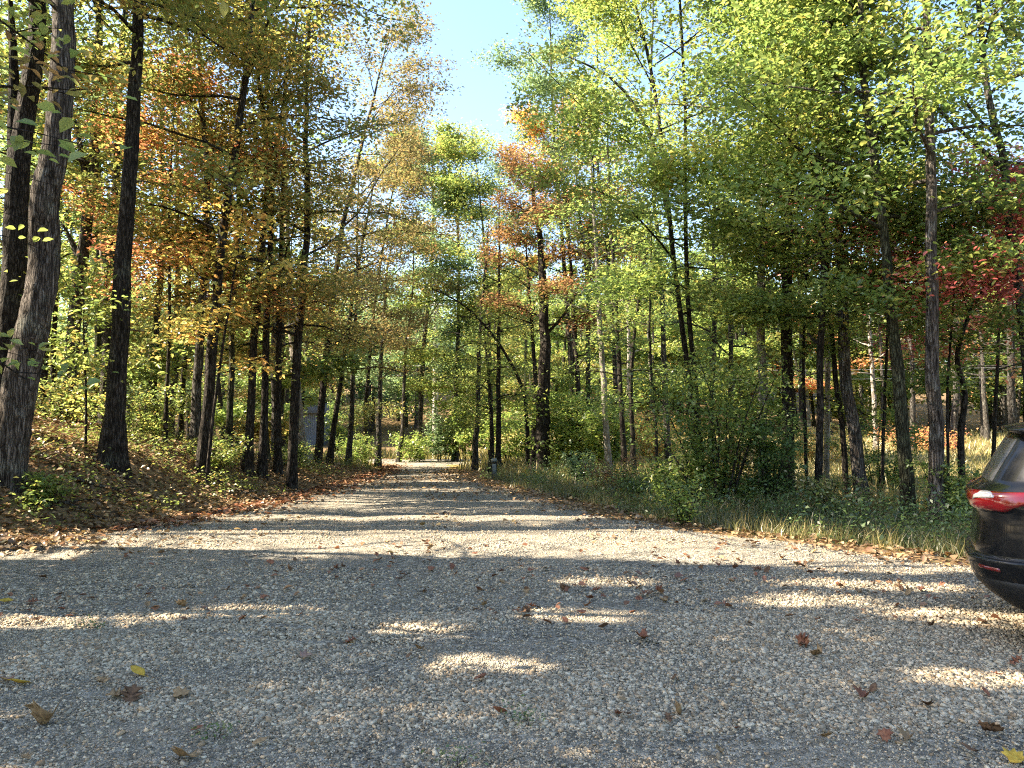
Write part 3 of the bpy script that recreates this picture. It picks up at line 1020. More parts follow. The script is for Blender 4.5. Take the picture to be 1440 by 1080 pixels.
# --- centre
tree([(667, 662), (671, 580), (674, 490), (682, 380)], 24, 10, 10, 2.4, 2.3, 'yelgreen', 10846, 'grey', 'slim trunk at the right corner where the drive meets the road')
tree([(701, 664), (701, 560), (702, 400), (702, 260)], 23, 9, 11, 2.6, 2.0, 'yelgreen', 6120, 'dark', 'thin dark vertical trunk beside the grey utility pedestal')
tree([(690, 664), (692, 630)], 23, 8, 6.5, 2.2, 1.9, 'yelgreen', 7200, 'dark', 'low bushy tree between the pedestal and the ivy covered trunk', rise=.2)
tree([(742, 664), (741, 600), (735, 548), (707, 492), (650, 428), (612, 408), (580, 398)], 20, 7, 5.5, 2.5, 1.5, 'yelgreen', 2856, 'dark', 'arching bare stem bent over the drive to the left', ext=False, flare=1.2, limbs=9)
tree([(749, 666), (752, 600), (752, 520), (745, 420)], 21, 10, 9, 3.6, 2.0, 'yelgreen', 9135, 'dark', 'short stem at the foot of the ivy covered trunk')
tree([(763, 669), (764, 600), (765, 500), (763, 400), (760, 340), (752, 290)], 20, 27, 10.8, 5.0, 2.6, 'redbrown', 9900, 'dark', 'stout dark trunk clad in ivy with red brown top', light=.3, flare=1.25, forks=[([(768, 470), (795, 440), (815, 395), (822, 370)], 5)])
tree([(800, 655), (803, 560), (806, 440)], 28, 9, 13.8, 7.6, 3.0, 'orange', 11000, 'dark', 'orange topped tree behind the ivy covered trunk', light=.2)
tree([(690, 650), (690, 560), (686, 420), (672, 250)], 36, 8, 15.4, 2.6, 2.7, 'yelgreen', 10500, 'grey', 'lone yellow green tree in the gap above the drive', clear=False, light=.15, leaf=.11, spread=1.3)
tree([(640, 650), (642, 560), (645, 420)], 44, 9, 15.5, 3, 3.4, 'yelgreen', 15950, 'grey', 'pale green tree beyond the crossing road behind the pole', clear=False, light=.15, leaf=.15)
tree([(590, 648), (592, 560)], 50, 9, 16, 3, 3.6, 'cool', 15950, 'grey', 'hazy green tree beyond the road left of the pole', clear=False, light=.15, leaf=.16)
tree([(815, 664), (813, 560), (808, 460), (803, 380)], 20.5, 10, 10, 3.0, 1.9, 'yelgreen', 7395, 'dark', 'dark trunk leaning slightly left, third right of the drive')
tree([(827, 660), (827, 540), (825, 400), (815, 300), (808, 220)], 21, 9, 12, 4.8, 2.1, 'yelgreen', 5440, 'grey', 'tall straight grey trunk rising beside the leaning dark one', forks=[([(827, 420), (830, 330), (835, 240), (830, 180)], 7)])
tree([(857, 667), (850, 560), (844, 460), (838, 340), (832, 250)], 19, 11, 12, 3.8, 2.4, 'yelgreen', 9860, 'pale', 'slim pale barked trunk leaning left among dark neighbours', flare=1.2)
tree([(878, 670), (873, 560), (868, 450), (860, 340), (856, 250)], 19, 9, 12, 3.4, 2.5, 'green', 10846, 'dark', 'thin dark trunk with an orange vine spot near its middle')
tree([(891, 672), (889, 600), (888, 520)], 18.5, 8, 9, 2.2, 2.1, 'green', 8874, 'dark', 'short reddish stem right of the thin dark trunk')
tree([(985, 700), (972, 560), (957, 440), (943, 330), (935, 240)], 16.5, 10, 15, 4.0, 3.9, 'yelgreen', 19720, 'dark', 'leaning dark trunk rising from behind the big green shrub', flare=1.1, forks=[([(940, 300), (905, 170), (860, 110), (800, 80)], 8)])
tree([(990, 700), (980, 560), (968, 430), (964, 300)], 18, 9, 15, 4.4, 3.6, 'lime', 18734, 'dark', 'second dark stem behind the big green shrub with lime crown')
tree([(940, 660), (935, 560), (930, 400)], 25, 10, 17, 5.8, 4.2, 'lime', 37700, 'grey', 'tall lime yellow tree rising above the others right of the gap')
tree([(868, 655), (866, 560), (858, 400)], 30, 9, 17.5, 6.8, 3.2, 'lime', 24505, 'grey', 'tall yellow green tree whose top edges the sky gap')
tree([(812, 655), (806, 560), (795, 400)], 36, 9, 19, 7.8, 2.8, 'cool', 20735, 'grey', 'tall pale green tree leaning to the sky gap', clear=False, light=.3)
# --- right
tree([(1072, 705), (1073, 600), (1070, 450), (1073, 330), (1076, 220)], 16, 16, 14, 4.3, 3.0, 'yelgreen', 7513, 'pale', 'pale trunk lit by the sun behind the green shrub', flare=1.2)
tree([(1110, 705), (1108, 600), (1106, 480), (1107, 380), (1110, 250)], 14.5, 21, 14, 4.5, 3.0, 'green', 8091, 'dark', 'thick dark trunk at the right end of the green shrub', flare=1.2, near=True)
tree([(1153, 718), (1153, 600), (1155, 480), (1158, 380), (1150, 250)], 12.5, 12, 11, 3.3, 2.6, 'green', 6935, 'dark', 'dark trunk with a short bent side limb, left of three close trunks', flare=1.15, forks=[([(1154, 485), (1144, 478), (1136, 468)], 6)], near=True)
tree([(1162, 690), (1163, 600), (1165, 480), (1166, 380)], 15, 9, 11, 2.8, 2.6, 'yelgreen', 6357, 'pale', 'thin sunlit trunk squeezed behind the dark one with a side limb', flare=1.15, near=True)
tree([(1192, 708), (1184, 600), (1174, 520), (1168, 440), (1160, 330)], 12.8, 9, 10, 3.3, 2.4, 'green', 6357, 'dark', 'thin leaning stem between two larger trunks with an orange leaf tuft', flare=1.15, near=True)
tree([(1214, 712), (1203, 620), (1190, 530), (1184, 400), (1180, 260), (1176, 130), (1167, 0)], 12.6, 21, 13, 4.9, 3.2, 'yelgreen', 4912, 'rough', 'tall mottled trunk leaning left near the middle of the right woods', flare=1.3, near=True)
tree([(1277, 728), (1272, 640), (1262, 540), (1252, 420), (1243, 320), (1226, 200), (1215, 100)], 12.0, 21, 12, 4.5, 3.0, 'green', 4623, 'green', 'mossy green trunk leaning left with a mottled foot', flare=1.25, near=True)
tree([(1317, 737), (1316, 620), (1312, 500), (1311, 300), (1306, 120), (1302, 0)], 11.6, 23, 12.5, 4.7, 3.0, 'green', 4623, 'rough', 'straight thick trunk dappled by sun left of the red maple', flare=1.3, near=True)
tree([(1352, 718), (1352, 620), (1355, 545), (1346, 505), (1356, 462), (1378, 415), (1405, 392), (1440, 352), (1475, 330)], 10.6, 11, 5, 2.6, 2.6, 'red', 8788, 'dark', 'crooked thin maple with dark red leaves bending right above the car', ext=False, flare=1.2, limbs=16, leaf=.085, up=1.0, rise=1.5, light=0, spread=1.5, near=True)
tree([(1334, 722), (1333, 640), (1332, 570)], 11.4, 4, 5.5, 3.3, 1.3, 'green', 2210, 'dark', 'pole thin sapling between the thick trunk and the red maple', name='sapling', flare=1.1, cat='sapling', near=True)
tree([(1460, 690), (1440, 470), (1420, 310), (1407, 200), (1388, 130), (1380, 40)], 13, 17, 13, 3.9, 3.2, 'yelgreen', 8670, 'grey', 'leaning trunk above the car with a forked upper limb', hit=False, flare=1.2, forks=[([(1412, 240), (1370, 200), (1330, 165), (1310, 140)], 7)], near=True)
tree([(1389, 625), (1384, 560), (1380, 470)], 27, 8, 12, 3.0, 3.2, 'redor', 2937, 'grey', 'thin tree with orange leaves in the clearing above the car')
tree([(1424, 620), (1422, 500), (1425, 380)], 24, 14, 14, 3.2, 3.5, 'yelgreen', 4896, 'grey', 'grey trunk further back above the car')
tree([(1232, 640), (1228, 540), (1222, 430)], 26, 8, 14, 3.0, 3.6, 'yelgreen', 4896, 'pale', 'pale thin trunk standing in the clearing behind the mossy one')
tree([(1285, 640), (1283, 560)], 30, 9, 14, 3.3, 3.6, 'yellow', 2937, 'grey', 'yellow leaved tree at the back of the clearing')
tree([(1030, 660), (1028, 560), (1030, 420)], 24, 9, 14, 3.0, 3.6, 'yelgreen', 4896, 'dark', 'dark stem seen above the shrub left of the pale trunk')
tree([(1000, 655), (1003, 520), (1005, 400)], 27, 10, 14, 2.8, 3.6, 'olive', 4569, 'dark', 'dark trunk in the second rank above the green shrub')
tree([(1340, 640), (1345, 520), (1340, 300)], 22, 12, 15, 3.8, 3.4, 'green', 4896, 'grey', 'grey trunk in the second rank behind the red maple')
tree([(1130, 650), (1128, 560), (1125, 400)], 24, 10, 15, 3.8, 3.6, 'green', 5222, 'dark', 'dark trunk in the second rank behind the thick dark one')

tree([(1240, 712), (1242, 620), (1246, 520)], 13.2, 5, 6.2, 1.9, 2.0, 'green', 2210, 'dark', 'low spreading understorey tree between the mottled and the mossy trunk', flare=1.1, rise=.3, light=.3, near=True)
tree([(1135, 705), (1133, 620), (1130, 520)], 15.5, 5, 6.8, 2.0, 2.0, 'yelgreen', 2380, 'dark', 'slim understorey tree with yellow green sprays right of the thick dark trunk', flare=1.1, rise=.3, light=.3)
tree([(925, 690), (922, 600), (915, 500)], 17, 5, 7, 2.0, 2.1, 'green', 2176, 'dark', 'slim understorey tree left of the big green shrub', flare=1.1, rise=.3, light=.3)
tree([(1395, 700), (1398, 600), (1404, 480)], 15, 6, 7.5, 2.6, 2.2, 'redor', 2210, 'dark', 'understorey tree with orange red sprays just above the car', flare=1.1, rise=.3, light=.3, near=True)

# --- trees whose trunks stand just outside the photograph; their branches hang into it
build_tree('tree', (-6.6, 6.4, gz(-6.6, 6.4)), [np.array([-6.4, 6.4, 3.0]), np.array([-6.1, 6.3, 5.5])], 9, 2.6, 3.0, 'yelgreen', 600, .10, 'dark', 'near tree hanging large green and gold leaves into the upper left corner', seed=301, near=True, leaf=.12, side=(.25, .6), rise=.3, spread=.7, clear=False, light=.3)
build_tree('tree', (-7.6, 8.6, gz(-7.6, 8.6)), [np.array([-7.4, 8.6, 3.0]), np.array([-7.0, 8.4, 6.5])], 12, 5.0, 3.6, 'brown', 1300, .12, 'dark', 'tree left of the thick leaning trunk hanging brown leaves over the gravel', seed=302, near=True, leaf=.13, side=(-.1, .5), rise=.25, spread=.7, clear=False)
for i, (x, y, H, R, p) in enumerate([(-10.5, 7.2, 13, 3.6, 'gold'), (-14, 9.5, 15, 3.8, 'green'), (-13, 5.6, 14, 3.6, 'yelgreen'), (-18, 7.5, 17, 4.2, 'green'), (-17.5, 11.5, 16, 4, 'olive'), (-22, 10, 19, 4.4, 'green'), (-9.5, 4.4, 11, 3.2, 'yelgreen'), (-21, 5.5, 18, 4.2, 'green')]):
    build_tree('tree', (x, y, gz(x, y)), [np.array([x + .2, y, 3.0]), np.array([x + .3, y, 6])], H, 3.2, R, p, 11000, .16, 'grey', 'broadleaf tree shading the gravel from beyond the left edge of the view', group='trees left of the parking area', seed=320 + i, leaf=.14, clear=False, twig=False)

# --- second rank woods: individual trunks one can tell apart but not describe apart
brng = np.random.default_rng(77)


def rank(pts, pals, lab, grp, hc=(3, 6), H=(11, 16), R=(2.6, 3.8), nl=7500, leaf=.17, lt=1.0):
    for i, (x, y) in enumerate(pts):
        p = pals[i % len(pals)]
        z = gz(x, y)
        ln = brng.normal() * .05
        build_tree('tree', (x, y, z), [np.array([x + ln * 3, y, z + 3]), np.array([x + ln * 6 + brng.normal() * .1, y, z + 6])], brng.uniform(*H), brng.uniform(*hc), brng.uniform(*R), p, nl, brng.uniform(.08, .17), ['dark', 'grey', 'dark', 'pale', 'green'][i % 5], lab, group=grp, seed=500 + int(abs(x) * 31 + y * 7), leaf=leaf, twig=False, limbs=9, light=lt)


pts = []
for k in range(400):
    y = brng.uniform(19, 46); x = e_left(y) - 1.5 - brng.uniform(0, .75 * y - 2)
    if y > 31 and x > -10.5: continue
    if x < -.72 * y - 2: continue
    if all((x - a) ** 2 + (y - b) ** 2 > 2.9 ** 2 for a, b in pts): pts.append((x, y))
    if len(pts) >= 36: break
rank(pts, ['yelgreen', 'green', 'gold', 'olive', 'lime', 'green', 'lime', 'cool'], 'slender tree standing back in the woods left of the drive', 'background trees in the left woods', hc=(1.0, 3), lt=1.0, nl=5500)
pts = []
for k in range(500):
    y = brng.uniform(45, 62); x = brng.uniform(-6, .72 * y + 3)
    if abs(x + .075 * y) < 1.6: continue
    if all((x - a) ** 2 + (y - b) ** 2 > 3.0 ** 2 for a, b in pts): pts.append((x, y))
    if len(pts) >= 40: break
rank(pts, ['green', 'yelgreen', 'lime', 'olive', 'cool', 'yelgreen', 'redor', 'green'], 'slender tree at the far edge of the clearing', 'background trees behind the clearing', hc=(1.2, 3), H=(12, 17), leaf=.2, nl=5000, lt=.5)

# --- shrubs


def shrub(px, py, d, H, R, pal, nl, label, hit=True, **kw):
    SEED[0] += 1
    if hit: d = ground_hit(px, py, d)
    b = at(px, py, d); b[2] = gz(b[0], b[1])
    return build_shrub(kw.pop('name', 'shrub'), b, H, R, pal, nl, label, seed=SEED[0], **kw)


shrub(1005, 728, 12.4, 3.2, 1.7, 'green', 8600, 'big leafy green shrub with many thin stems, largest on the right of the drive', leaf=.085, stems=13)
shrub(1085, 722, 12.6, 2.1, 1.0, 'deep', 3600, 'dark green shrub at the foot of the thick dark trunk', leaf=.08, stems=8)
shrub(945, 728, 12.8, 1.5, .8, 'green', 2200, 'waist high green shrub at the left flank of the big green shrub', leaf=.07)
shrub(962, 738, 11.6, .75, .38, 'lime', 900, 'small bright lime green bush at the drive edge', leaf=.06)
shrub(818, 690, 17.5, 1.15, .55, 'cool', 1500, 'ivy clad low bush at the foot of the leaning dark trunk', leaf=.09)
shrub(870, 705, 15.5, 1.1, .9, 'redbrown', 2200, 'rusty brown bramble beside the trunks right of the drive', leaf=.06)
shrub(905, 712, 14.6, .9, .8, 'green', 2000, 'low green bramble between rusty bramble and big green shrub', leaf=.06)
shrub(1240, 705, 13.6, 1.7, 1.0, 'green', 3000, 'leafy green shrub between the mottled trunk and the mossy trunk', leaf=.075)
shrub(1345, 735, 10.8, 1.0, .7, 'green', 2200, 'green bush at the foot of the red maple behind the car', leaf=.065)
shrub(1170, 735, 11.8, .9, .7, 'grass', 1800, 'low olive bush by the three close trunks', leaf=.06)
shrub(1040, 700, 16, 1.4, 1.1, 'redbrown', 2400, 'brown leaved shrub in the shade behind the big green shrub', leaf=.07)
shrub(800, 662, 30, 3.4, 1.9, 'lime', 7000, 'sunlit lime green thicket behind the ivy covered trunk', leaf=.13, stems=11)
shrub(850, 662, 31, 2.6, 1.5, 'lime', 5000, 'sunlit green bush behind the pale barked trunk', leaf=.13, stems=9)
shrub(655, 651, 42, 4.2, 1.7, 'lime', 5000, 'tall sunlit yellow green bush across the road', leaf=.16)
shrub(622, 651, 42, 2.6, 1.5, 'cool', 3000, 'round grey green bush at the foot of the utility pole', leaf=.14)
shrub(585, 651, 42, 1.4, 1.3, 'lime', 2200, 'low sunlit yellow green bush left of the utility pole', leaf=.12)
shrub(725, 655, 41, 2.6, 2.0, 'lime', 4000, 'sunlit yellow bush across the road behind the pedestal', leaf=.14)
shrub(920, 655, 34, 2.0, 2.0, 'yellow', 4000, 'golden sunlit brush in the clearing left of the big shrub', leaf=.12)
shrub(1300, 640, 30, 1.3, 2.0, 'redor', 2600, 'low orange brush in the clearing behind the dappled trunk', leaf=.11)
shrub(1150, 660, 24, 1.6, 1.6, 'yellow', 3000, 'yellow brush in the clearing behind the three close trunks', leaf=.11)
shrub(300, 660, 15, .8, .9, 'yelgreen', 1600, 'low green bush on the bank at the leaning golden tree', leaf=.07)
shrub(410, 660, 17, .8, .8, 'green', 1500, 'low green bush by the pale flared trunk', leaf=.07)
shrub(210, 600, 17.5, 1.3, 1.3, 'yelgreen', 2600, 'green undergrowth bush behind the flared dark trunk', leaf=.08)
shrub(95, 580, 17, 1.2, 1.3, 'olive', 2400, 'olive undergrowth bush below the grey forked tree', leaf=.08)
shrub(60, 715, 10.6, .55, .5, 'lime', 800, 'small light green plant at the toe of the bank near the leaf heap', leaf=.07)
shrub(500, 655, 24, 1.4, 1.1, 'lime', 2400, 'bright green low bush by the last left trunks', leaf=.09)

shrub(474, 652, 40, 3.2, 1.2, 'green', 3000, 'green bush at the back between the last left trunks', leaf=.13, hit=False)
shrub(400, 645, 40, 3.0, 1.2, 'yelgreen', 3000, 'yellow green bush at the back behind the left trunk row', leaf=.13, hit=False)
for i, (px, py, d, L_, a, lab) in enumerate([(70, 708, 11, 1.5, .35, 'bare grey fallen branch lying at the toe of the leafy bank'), (330, 690, 14, 1.9, -.25, 'thin dead branch lying across the leaves below the leaning trunks'), (150, 690, 12, 1.0, .9, 'short broken stick on the leaves below the flared dark trunk')]):
    d = ground_hit(px, py, d); b = at(px, py, d); b[2] = gz(b[0], b[1])
    q = []
    for f in np.linspace(-.5, .5, 9):
        x, y = b[0] + f * L_ * math.cos(a), b[1] + f * L_ * math.sin(a) + .05 * math.sin(f * 9 + i)
        q.append([x, y, gz(x, y) + .045 + .02 * math.sin(f * 11)])
    g = Geo(); g.tube(np.array(q), np.linspace(.028, .010, 9), 7, np.random.default_rng(i), .25)
    m_ = q[5]; g.tube(np.array([m_, [m_[0] + .18, m_[1] + .16, m_[2] + .03], [m_[0] + .36, m_[1] + .22, m_[2] + .02]]), [.013, .010, .006], 5)
    tag(link('fallen_branch', g.mesh('fallen_branch'), BARK['grey']), lab, 'branch')

# --- far woods: one mass, plus an unseen ring of trees added to block sky light
fr = np.random.default_rng(91)
FP, FC, FL = [], [], []
fg = Geo()
for i in range(330):
    a = fr.random() * 2 * PI
    if i < 210: a = PI / 2 + (fr.random() - .5) * 1.5
    r = fr.uniform(60, 100) if i < 210 else fr.uniform(26, 60)  # later ones stand out of view, added to darken reflections and sky fill
    x, y = r * math.cos(a), r * math.sin(a)
    if y > 5 and i >= 210 and abs(x) < y * .8 + 4: continue
    if abs(x + .075 * y) < 1.5 and y > 0: continue
    z = gz(x, y); H = fr.uniform(10, 15)
    fg.tube(np.array([[x, y, z - .3], [x + fr.normal() * .2, y, z + H * .5], [x + fr.normal() * .4, y, z + H * .9]]), [.2, .13, .04], 5)
    ncl = 110
    q = fr.normal(size=(ncl, 3)); q /= np.linalg.norm(q, axis=1)[:, None]; q *= fr.random((ncl, 1)) ** .4
    c = np.array([x, y, z + H * .56]) + q * np.array([3.2, 3.2, H * .48])
    p = np.repeat(c, 22, 0) + fr.normal(size=(ncl * 22, 3)) * np.array([.5, .5, .28])
    pal = ['green', 'yelgreen', 'cool', 'olive', 'lime', 'green', 'lime', 'gold', 'yelgreen', 'cool'][fr.integers(0, 10)]
    cc = pick(pal, ncl, fr)
    FP.append(p); FC.append(np.repeat(cc, 22, 0) * (.75 + .5 * fr.random((len(p), 1)))); FL.append(.32 * (.7 + .6 * fr.random(len(p))))
FP, FC, FL = map(np.concatenate, (FP, FC, FL))
fw = link('far_woodland', leaves_mesh('far_woodland', FP, FC, FL, fr, (0, 0, 0), up=.5), M_LEAF)
tag(fw, 'mass of autumn woodland on the hillside beyond the road, with an unseen ring added to block sky light', 'woodland', kind='stuff')
ft = link('far_tree_trunks', fg.mesh('far_tree_trunks'), BARK['grey'])
tag(ft, 'grey trunks of the far hillside woodland and of the added unseen ring', 'woodland', kind='stuff')

# ------------------------------------------------------------------ plain materials


def plain(name, col, rough=.5, metal=0.0, spec=.5, coat=0.0, noise=0.0, nscale=8.0, alpha=None):
    m, n, out = new_mat(name)
    b = N(n, 'ShaderNodeBsdfPrincipled', i_Roughness=rough, i_Metallic=metal)
    b.inputs['Base Color'].default_value = (*col, 1)
    b.inputs['Specular IOR Level'].default_value = spec
    b.inputs['Coat Weight'].default_value = coat
    b.inputs['Coat Roughness'].default_value = .04
    if noise:
        tc = N(n, 'ShaderNodeTexCoord')
        no = N(n, 'ShaderNodeTexNoise', i_Scale=nscale, i_Detail=6.0, i_Roughness=.65)
        n.links.new(tc.outputs['Object'], no.inputs['Vector'])
        r = ramp(n, [(.3, tuple(c * (1 - noise) for c in col)), (.7, tuple(min(1, c * (1 + noise)) for c in col))])
        n.links.new(no.outputs[0], r.inputs[0])
        n.links.new(r.outputs[0], b.inputs['Base Color'])
        mr = N(n, 'ShaderNodeMapRange')
        mr.inputs['To Min'].default_value = max(0, rough - .12); mr.inputs['To Max'].default_value = min(1, rough + .18)
        n.links.new(no.outputs[0], mr.inputs['Value'])
        n.links.new(mr.outputs[0], b.inputs['Roughness'])
    n.links.new(b.outputs[0], out.inputs[0])
    return m


def dusty_paint(name, col, dust=(.30, .26, .21), amt=.5):
    """dark clear-coated paint with road dust low down and in patches"""
    m, n, out = new_mat(name)
    tc = N(n, 'ShaderNodeTexCoord')
    no = N(n, 'ShaderNodeTexNoise', i_Scale=5.0, i_Detail=8.0, i_Roughness=.7)
    n.links.new(tc.outputs['Object'], no.inputs['Vector'])
    sp = N(n, 'ShaderNodeSeparateXYZ'); n.links.new(tc.outputs['Object'], sp.inputs[0])
    mr = N(n, 'ShaderNodeMapRange'); mr.inputs['From Min'].default_value = .25; mr.inputs['From Max'].default_value = 1.0
    mr.inputs['To Min'].default_value = amt; mr.inputs['To Max'].default_value = .05
    n.links.new(sp.outputs[2], mr.inputs['Value'])
    r = ramp(n, [(.42, (0, 0, 0)), (.75, (1, 1, 1))]); n.links.new(no.outputs[0], r.inputs[0])
    ml = N(n, 'ShaderNodeMath', operation='MULTIPLY'); n.links.new(r.outputs[0], ml.inputs[0]); n.links.new(mr.outputs[0], ml.inputs[1])
    b = N(n, 'ShaderNodeBsdfPrincipled', i_Roughness=.3, i_Metallic=.0)
    b.inputs['Base Color'].default_value = (*col, 1)
    b.inputs['Specular IOR Level'].default_value = .15
    b.inputs['Coat Weight'].default_value = .45; b.inputs['Coat Roughness'].default_value = .05
    d = N(n, 'ShaderNodeBsdfDiffuse'); d.inputs['Color'].default_value = (*dust, 1)
    mx = N(n, 'ShaderNodeMixShader')
    n.links.new(ml.outputs[0], mx.inputs[0]); n.links.new(b.outputs[0], mx.inputs[1]); n.links.new(d.outputs[0], mx.inputs[2])
    n.links.new(mx.outputs[0], out.inputs[0])
    return m


M_PAINT = dusty_paint('black_car_paint', (.004, .005, .007), amt=.07)
M_GLASS = plain('tinted_glass', (.008, .009, .011), .03, 0, .6, .6)
M_DGLASS = plain('dusty_glass', (.085, .08, .072), .35, 0, .5, .2, .4, 14)
M_PLAST = plain('black_plastic', (.016, .016, .017), .5, 0, .4, 0, .3, 20)
M_RED = plain('red_lens', (.13, .003, .005), .12, 0, .6, .6)
M_CLEAR = plain('clear_lens', (.34, .33, .33), .08, .1, .8, .9)
M_TYRE = plain('tyre_rubber', (.018, .017, .016), .85, 0, .2, 0, .4, 12)
M_RIM = plain('alloy_rim', (.45, .45, .46), .28, .9, .5)
M_CHROME = plain('chrome', (.75, .75, .76), .12, 1.0)
M_POLE = plain('weathered_pole_wood', (.40, .37, .33), .9, 0, .1, 0, .3, 6)
M_WIRE = plain('cable', (.30, .30, .30), .5, .2)
M_PED = plain('grey_utility_metal', (.16, .18, .18), .55, .1, .3, 0, .15, 3)
M_SHED = plain('corrugated_metal', (.15, .18, .23), .5, .3, .4, 0, .15, 2)
M_ROOF = plain('shed_roof', (.16, .15, .15), .7, .2, .3, 0, .2, 2)
M_BROWN = plain('tree_stump_grey', (.2, .18, .15), .9)

# ------------------------------------------------------------------ the car: black compact SUV, only its rear corner in view
#            z    s_rear s_front half-width
CAR = np.array([
    [.20, .46, 4.20, .80], [.24, .40, 4.30, .86], [.30, .25, 4.42, .895], [.38, .13, 4.48, .91], [.46, .055, 4.52, .92], [.54, .015, 4.55, .922], [.59, .0, 4.55, .925],
    [.625, .0, 4.55, .925], [.64, .045, 4.545, .91], [.70, .04, 4.54, .91], [.80, .055, 4.53, .915], [.90, .06, 4.50, .91], [.955, .055, 4.42, .91],
    [.985, .03, 4.25, .912], [1.03, .015, 3.98, .905], [1.07, .022, 3.55, .895], [1.10, .075, 3.38, .875], [1.14, .125, 3.30, .83], [1.22, .165, 3.16, .795], [1.32, .22, 3.0, .755],
    [1.42, .275, 2.82, .71], [1.50, .32, 2.66, .67], [1.555, .40, 2.5, .61], [1.59, .58, 2.3, .50], [1.605, .85, 2.0, .32]])


def car_pt(t, z):
    """point of the body shell; t in [0,1): once round the plan outline starting at the rear centre, right side first"""
    s0 = np.interp(z, CAR[:, 0], CAR[:, 1]); s1 = np.interp(z, CAR[:, 0], CAR[:, 2]); w = np.interp(z, CAR[:, 0], CAR[:, 3])
    # rounded rectangle in plan with a soft crown at both ends
    rr, rf = .34, .55
    segs = [w - rr * .8, .5 * PI * rr, s1 - s0 - rr - rf, .5 * PI * rf, w - rf * .8]
    # quarter outline lengths are replaced by fixed shares so that rings line up
    sh = [.12, .10, .20, .05, .03]
    m = t if t <= .5 else 1 - t
    sg = -1 if t <= .5 else 1
    acc = 0
    cr = .10  # how far the corner starts ahead of the rear centre
    for k, a in enumerate(sh):
        if m <= acc + a + 1e-9 or k == 4:
            u = (m - acc) / a
            break
        acc += a
    bow = .07
    if k == 0:
        y = u * (w - rr); x = s0 + bow * (y / (w - rr)) ** 2 * .5
    elif k == 1:
        th = u * PI / 2
        y = w - rr + rr * math.sin(th); x = s0 + bow * .5 + rr * (1 - math.cos(th))
    elif k == 2:
        x = s0 + bow * .5 + rr + u * (s1 - s0 - rr - rf - bow * .5); y = w
    elif k == 3:
        th = u * PI / 2
        y = w - rf + rf * math.cos(th); x = s1 - rf + rf * math.sin(th)
    else:
        y = (w - rf) * (1 - u); x = s1
    return np.array([x, sg * y, z])


car_root = empty('parked_car', (0, 0, 0))
tag(car_root, 'black compact SUV parked on the gravel with its tail lamp toward the drive', 'car')
ts = []
for a, b, n_ in [(0, .12, 6), (.12, .22, 9), (.22, .42, 16), (.42, .47, 6), (.47, .5, 4)]:
    ts += list(np.linspace(a, b, n_, endpoint=False))
ts = ts + [.5] + [1 - t for t in ts[1:][::-1]]
zs = []
for a, b in zip(CAR[:-1, 0], CAR[1:, 0]):
    zs += list(np.linspace(a, b, 3, endpoint=False))
zs.append(CAR[-1, 0])
# soften the profile
zz = np.array(zs)
nt_ = len(ts)
g = Geo()
V = np.array([[car_pt(t, z) for t in ts] for z in zs])
Q = []
for i in range(len(zs) - 1):
    for j in range(nt_):
        j2 = (j + 1) % nt_
        Q.append([i * nt_ + j2, i * nt_ + j, (i + 1) * nt_ + j, (i + 1) * nt_ + j2])
Vf = V.reshape(-1, 3)
top = len(Vf)
Vf = np.vstack([Vf, [[1.45, 0, 1.612], [2.3, 0, .2]]])
T = []
for j in range(nt_):
    j2 = (j + 1) % nt_
    T.append([(len(zs) - 1) * nt_ + j2, (len(zs) - 1) * nt_ + j, top])
    T.append([j, j2, top + 1])
g.add(Vf, Q, T)
link('body', g.mesh('body'), M_PAINT, car_root)


def patch(name, mat, ta, tb, edges, out=.006, nu=24, nv=10, parent=None, depth=.02):
    """a panel lying on the shell between t=ta..tb; edges(u)->(z low, z high)"""
    P = np.zeros((nu + 1, nv + 1, 3)); Nn = np.zeros_like(P)
    for i in range(nu + 1):
        u = i / nu; t = (ta + (tb - ta) * u) % 1.0
        z0, z1 = edges(u)
        for j in range(nv + 1):
            z = z0 + (z1 - z0) * j / nv
            p = car_pt(t, z)
            e = 1e-3
            d1 = car_pt((t + e) % 1.0, z) - p; d2 = car_pt(t, z + 2e-3) - p
            nn = np.cross(d2, d1); nn /= np.linalg.norm(nn) + 1e-12
            c = np.array([2.2, 0, .8])
            if np.dot(nn, p - c) < 0: nn = -nn
            P[i, j] = p; Nn[i, j] = nn
    # keep to a domed panel: edges sink into the shell
    uu = np.linspace(0, 1, nu + 1)[:, None]; vv = np.linspace(0, 1, nv + 1)[None]
    dome = np.minimum(1, 12 * np.minimum(np.minimum(uu, 1 - uu), np.minimum(vv, 1 - vv) * .6))
    X = P + Nn * (out * np.sqrt(dome) - depth * (dome < 1e-6))[..., None]
    a = np.arange((nu + 1) * (nv + 1)).reshape(nu + 1, nv + 1)
    Q = np.stack([a[:-1, :-1], a[1:, :-1], a[1:, 1:], a[:-1, 1:]], -1).reshape(-1, 4)
    g = Geo(); g.add(X.reshape(-1, 3), Q)
    o = link(name, g.mesh(name), mat, parent or car_root)
    return o


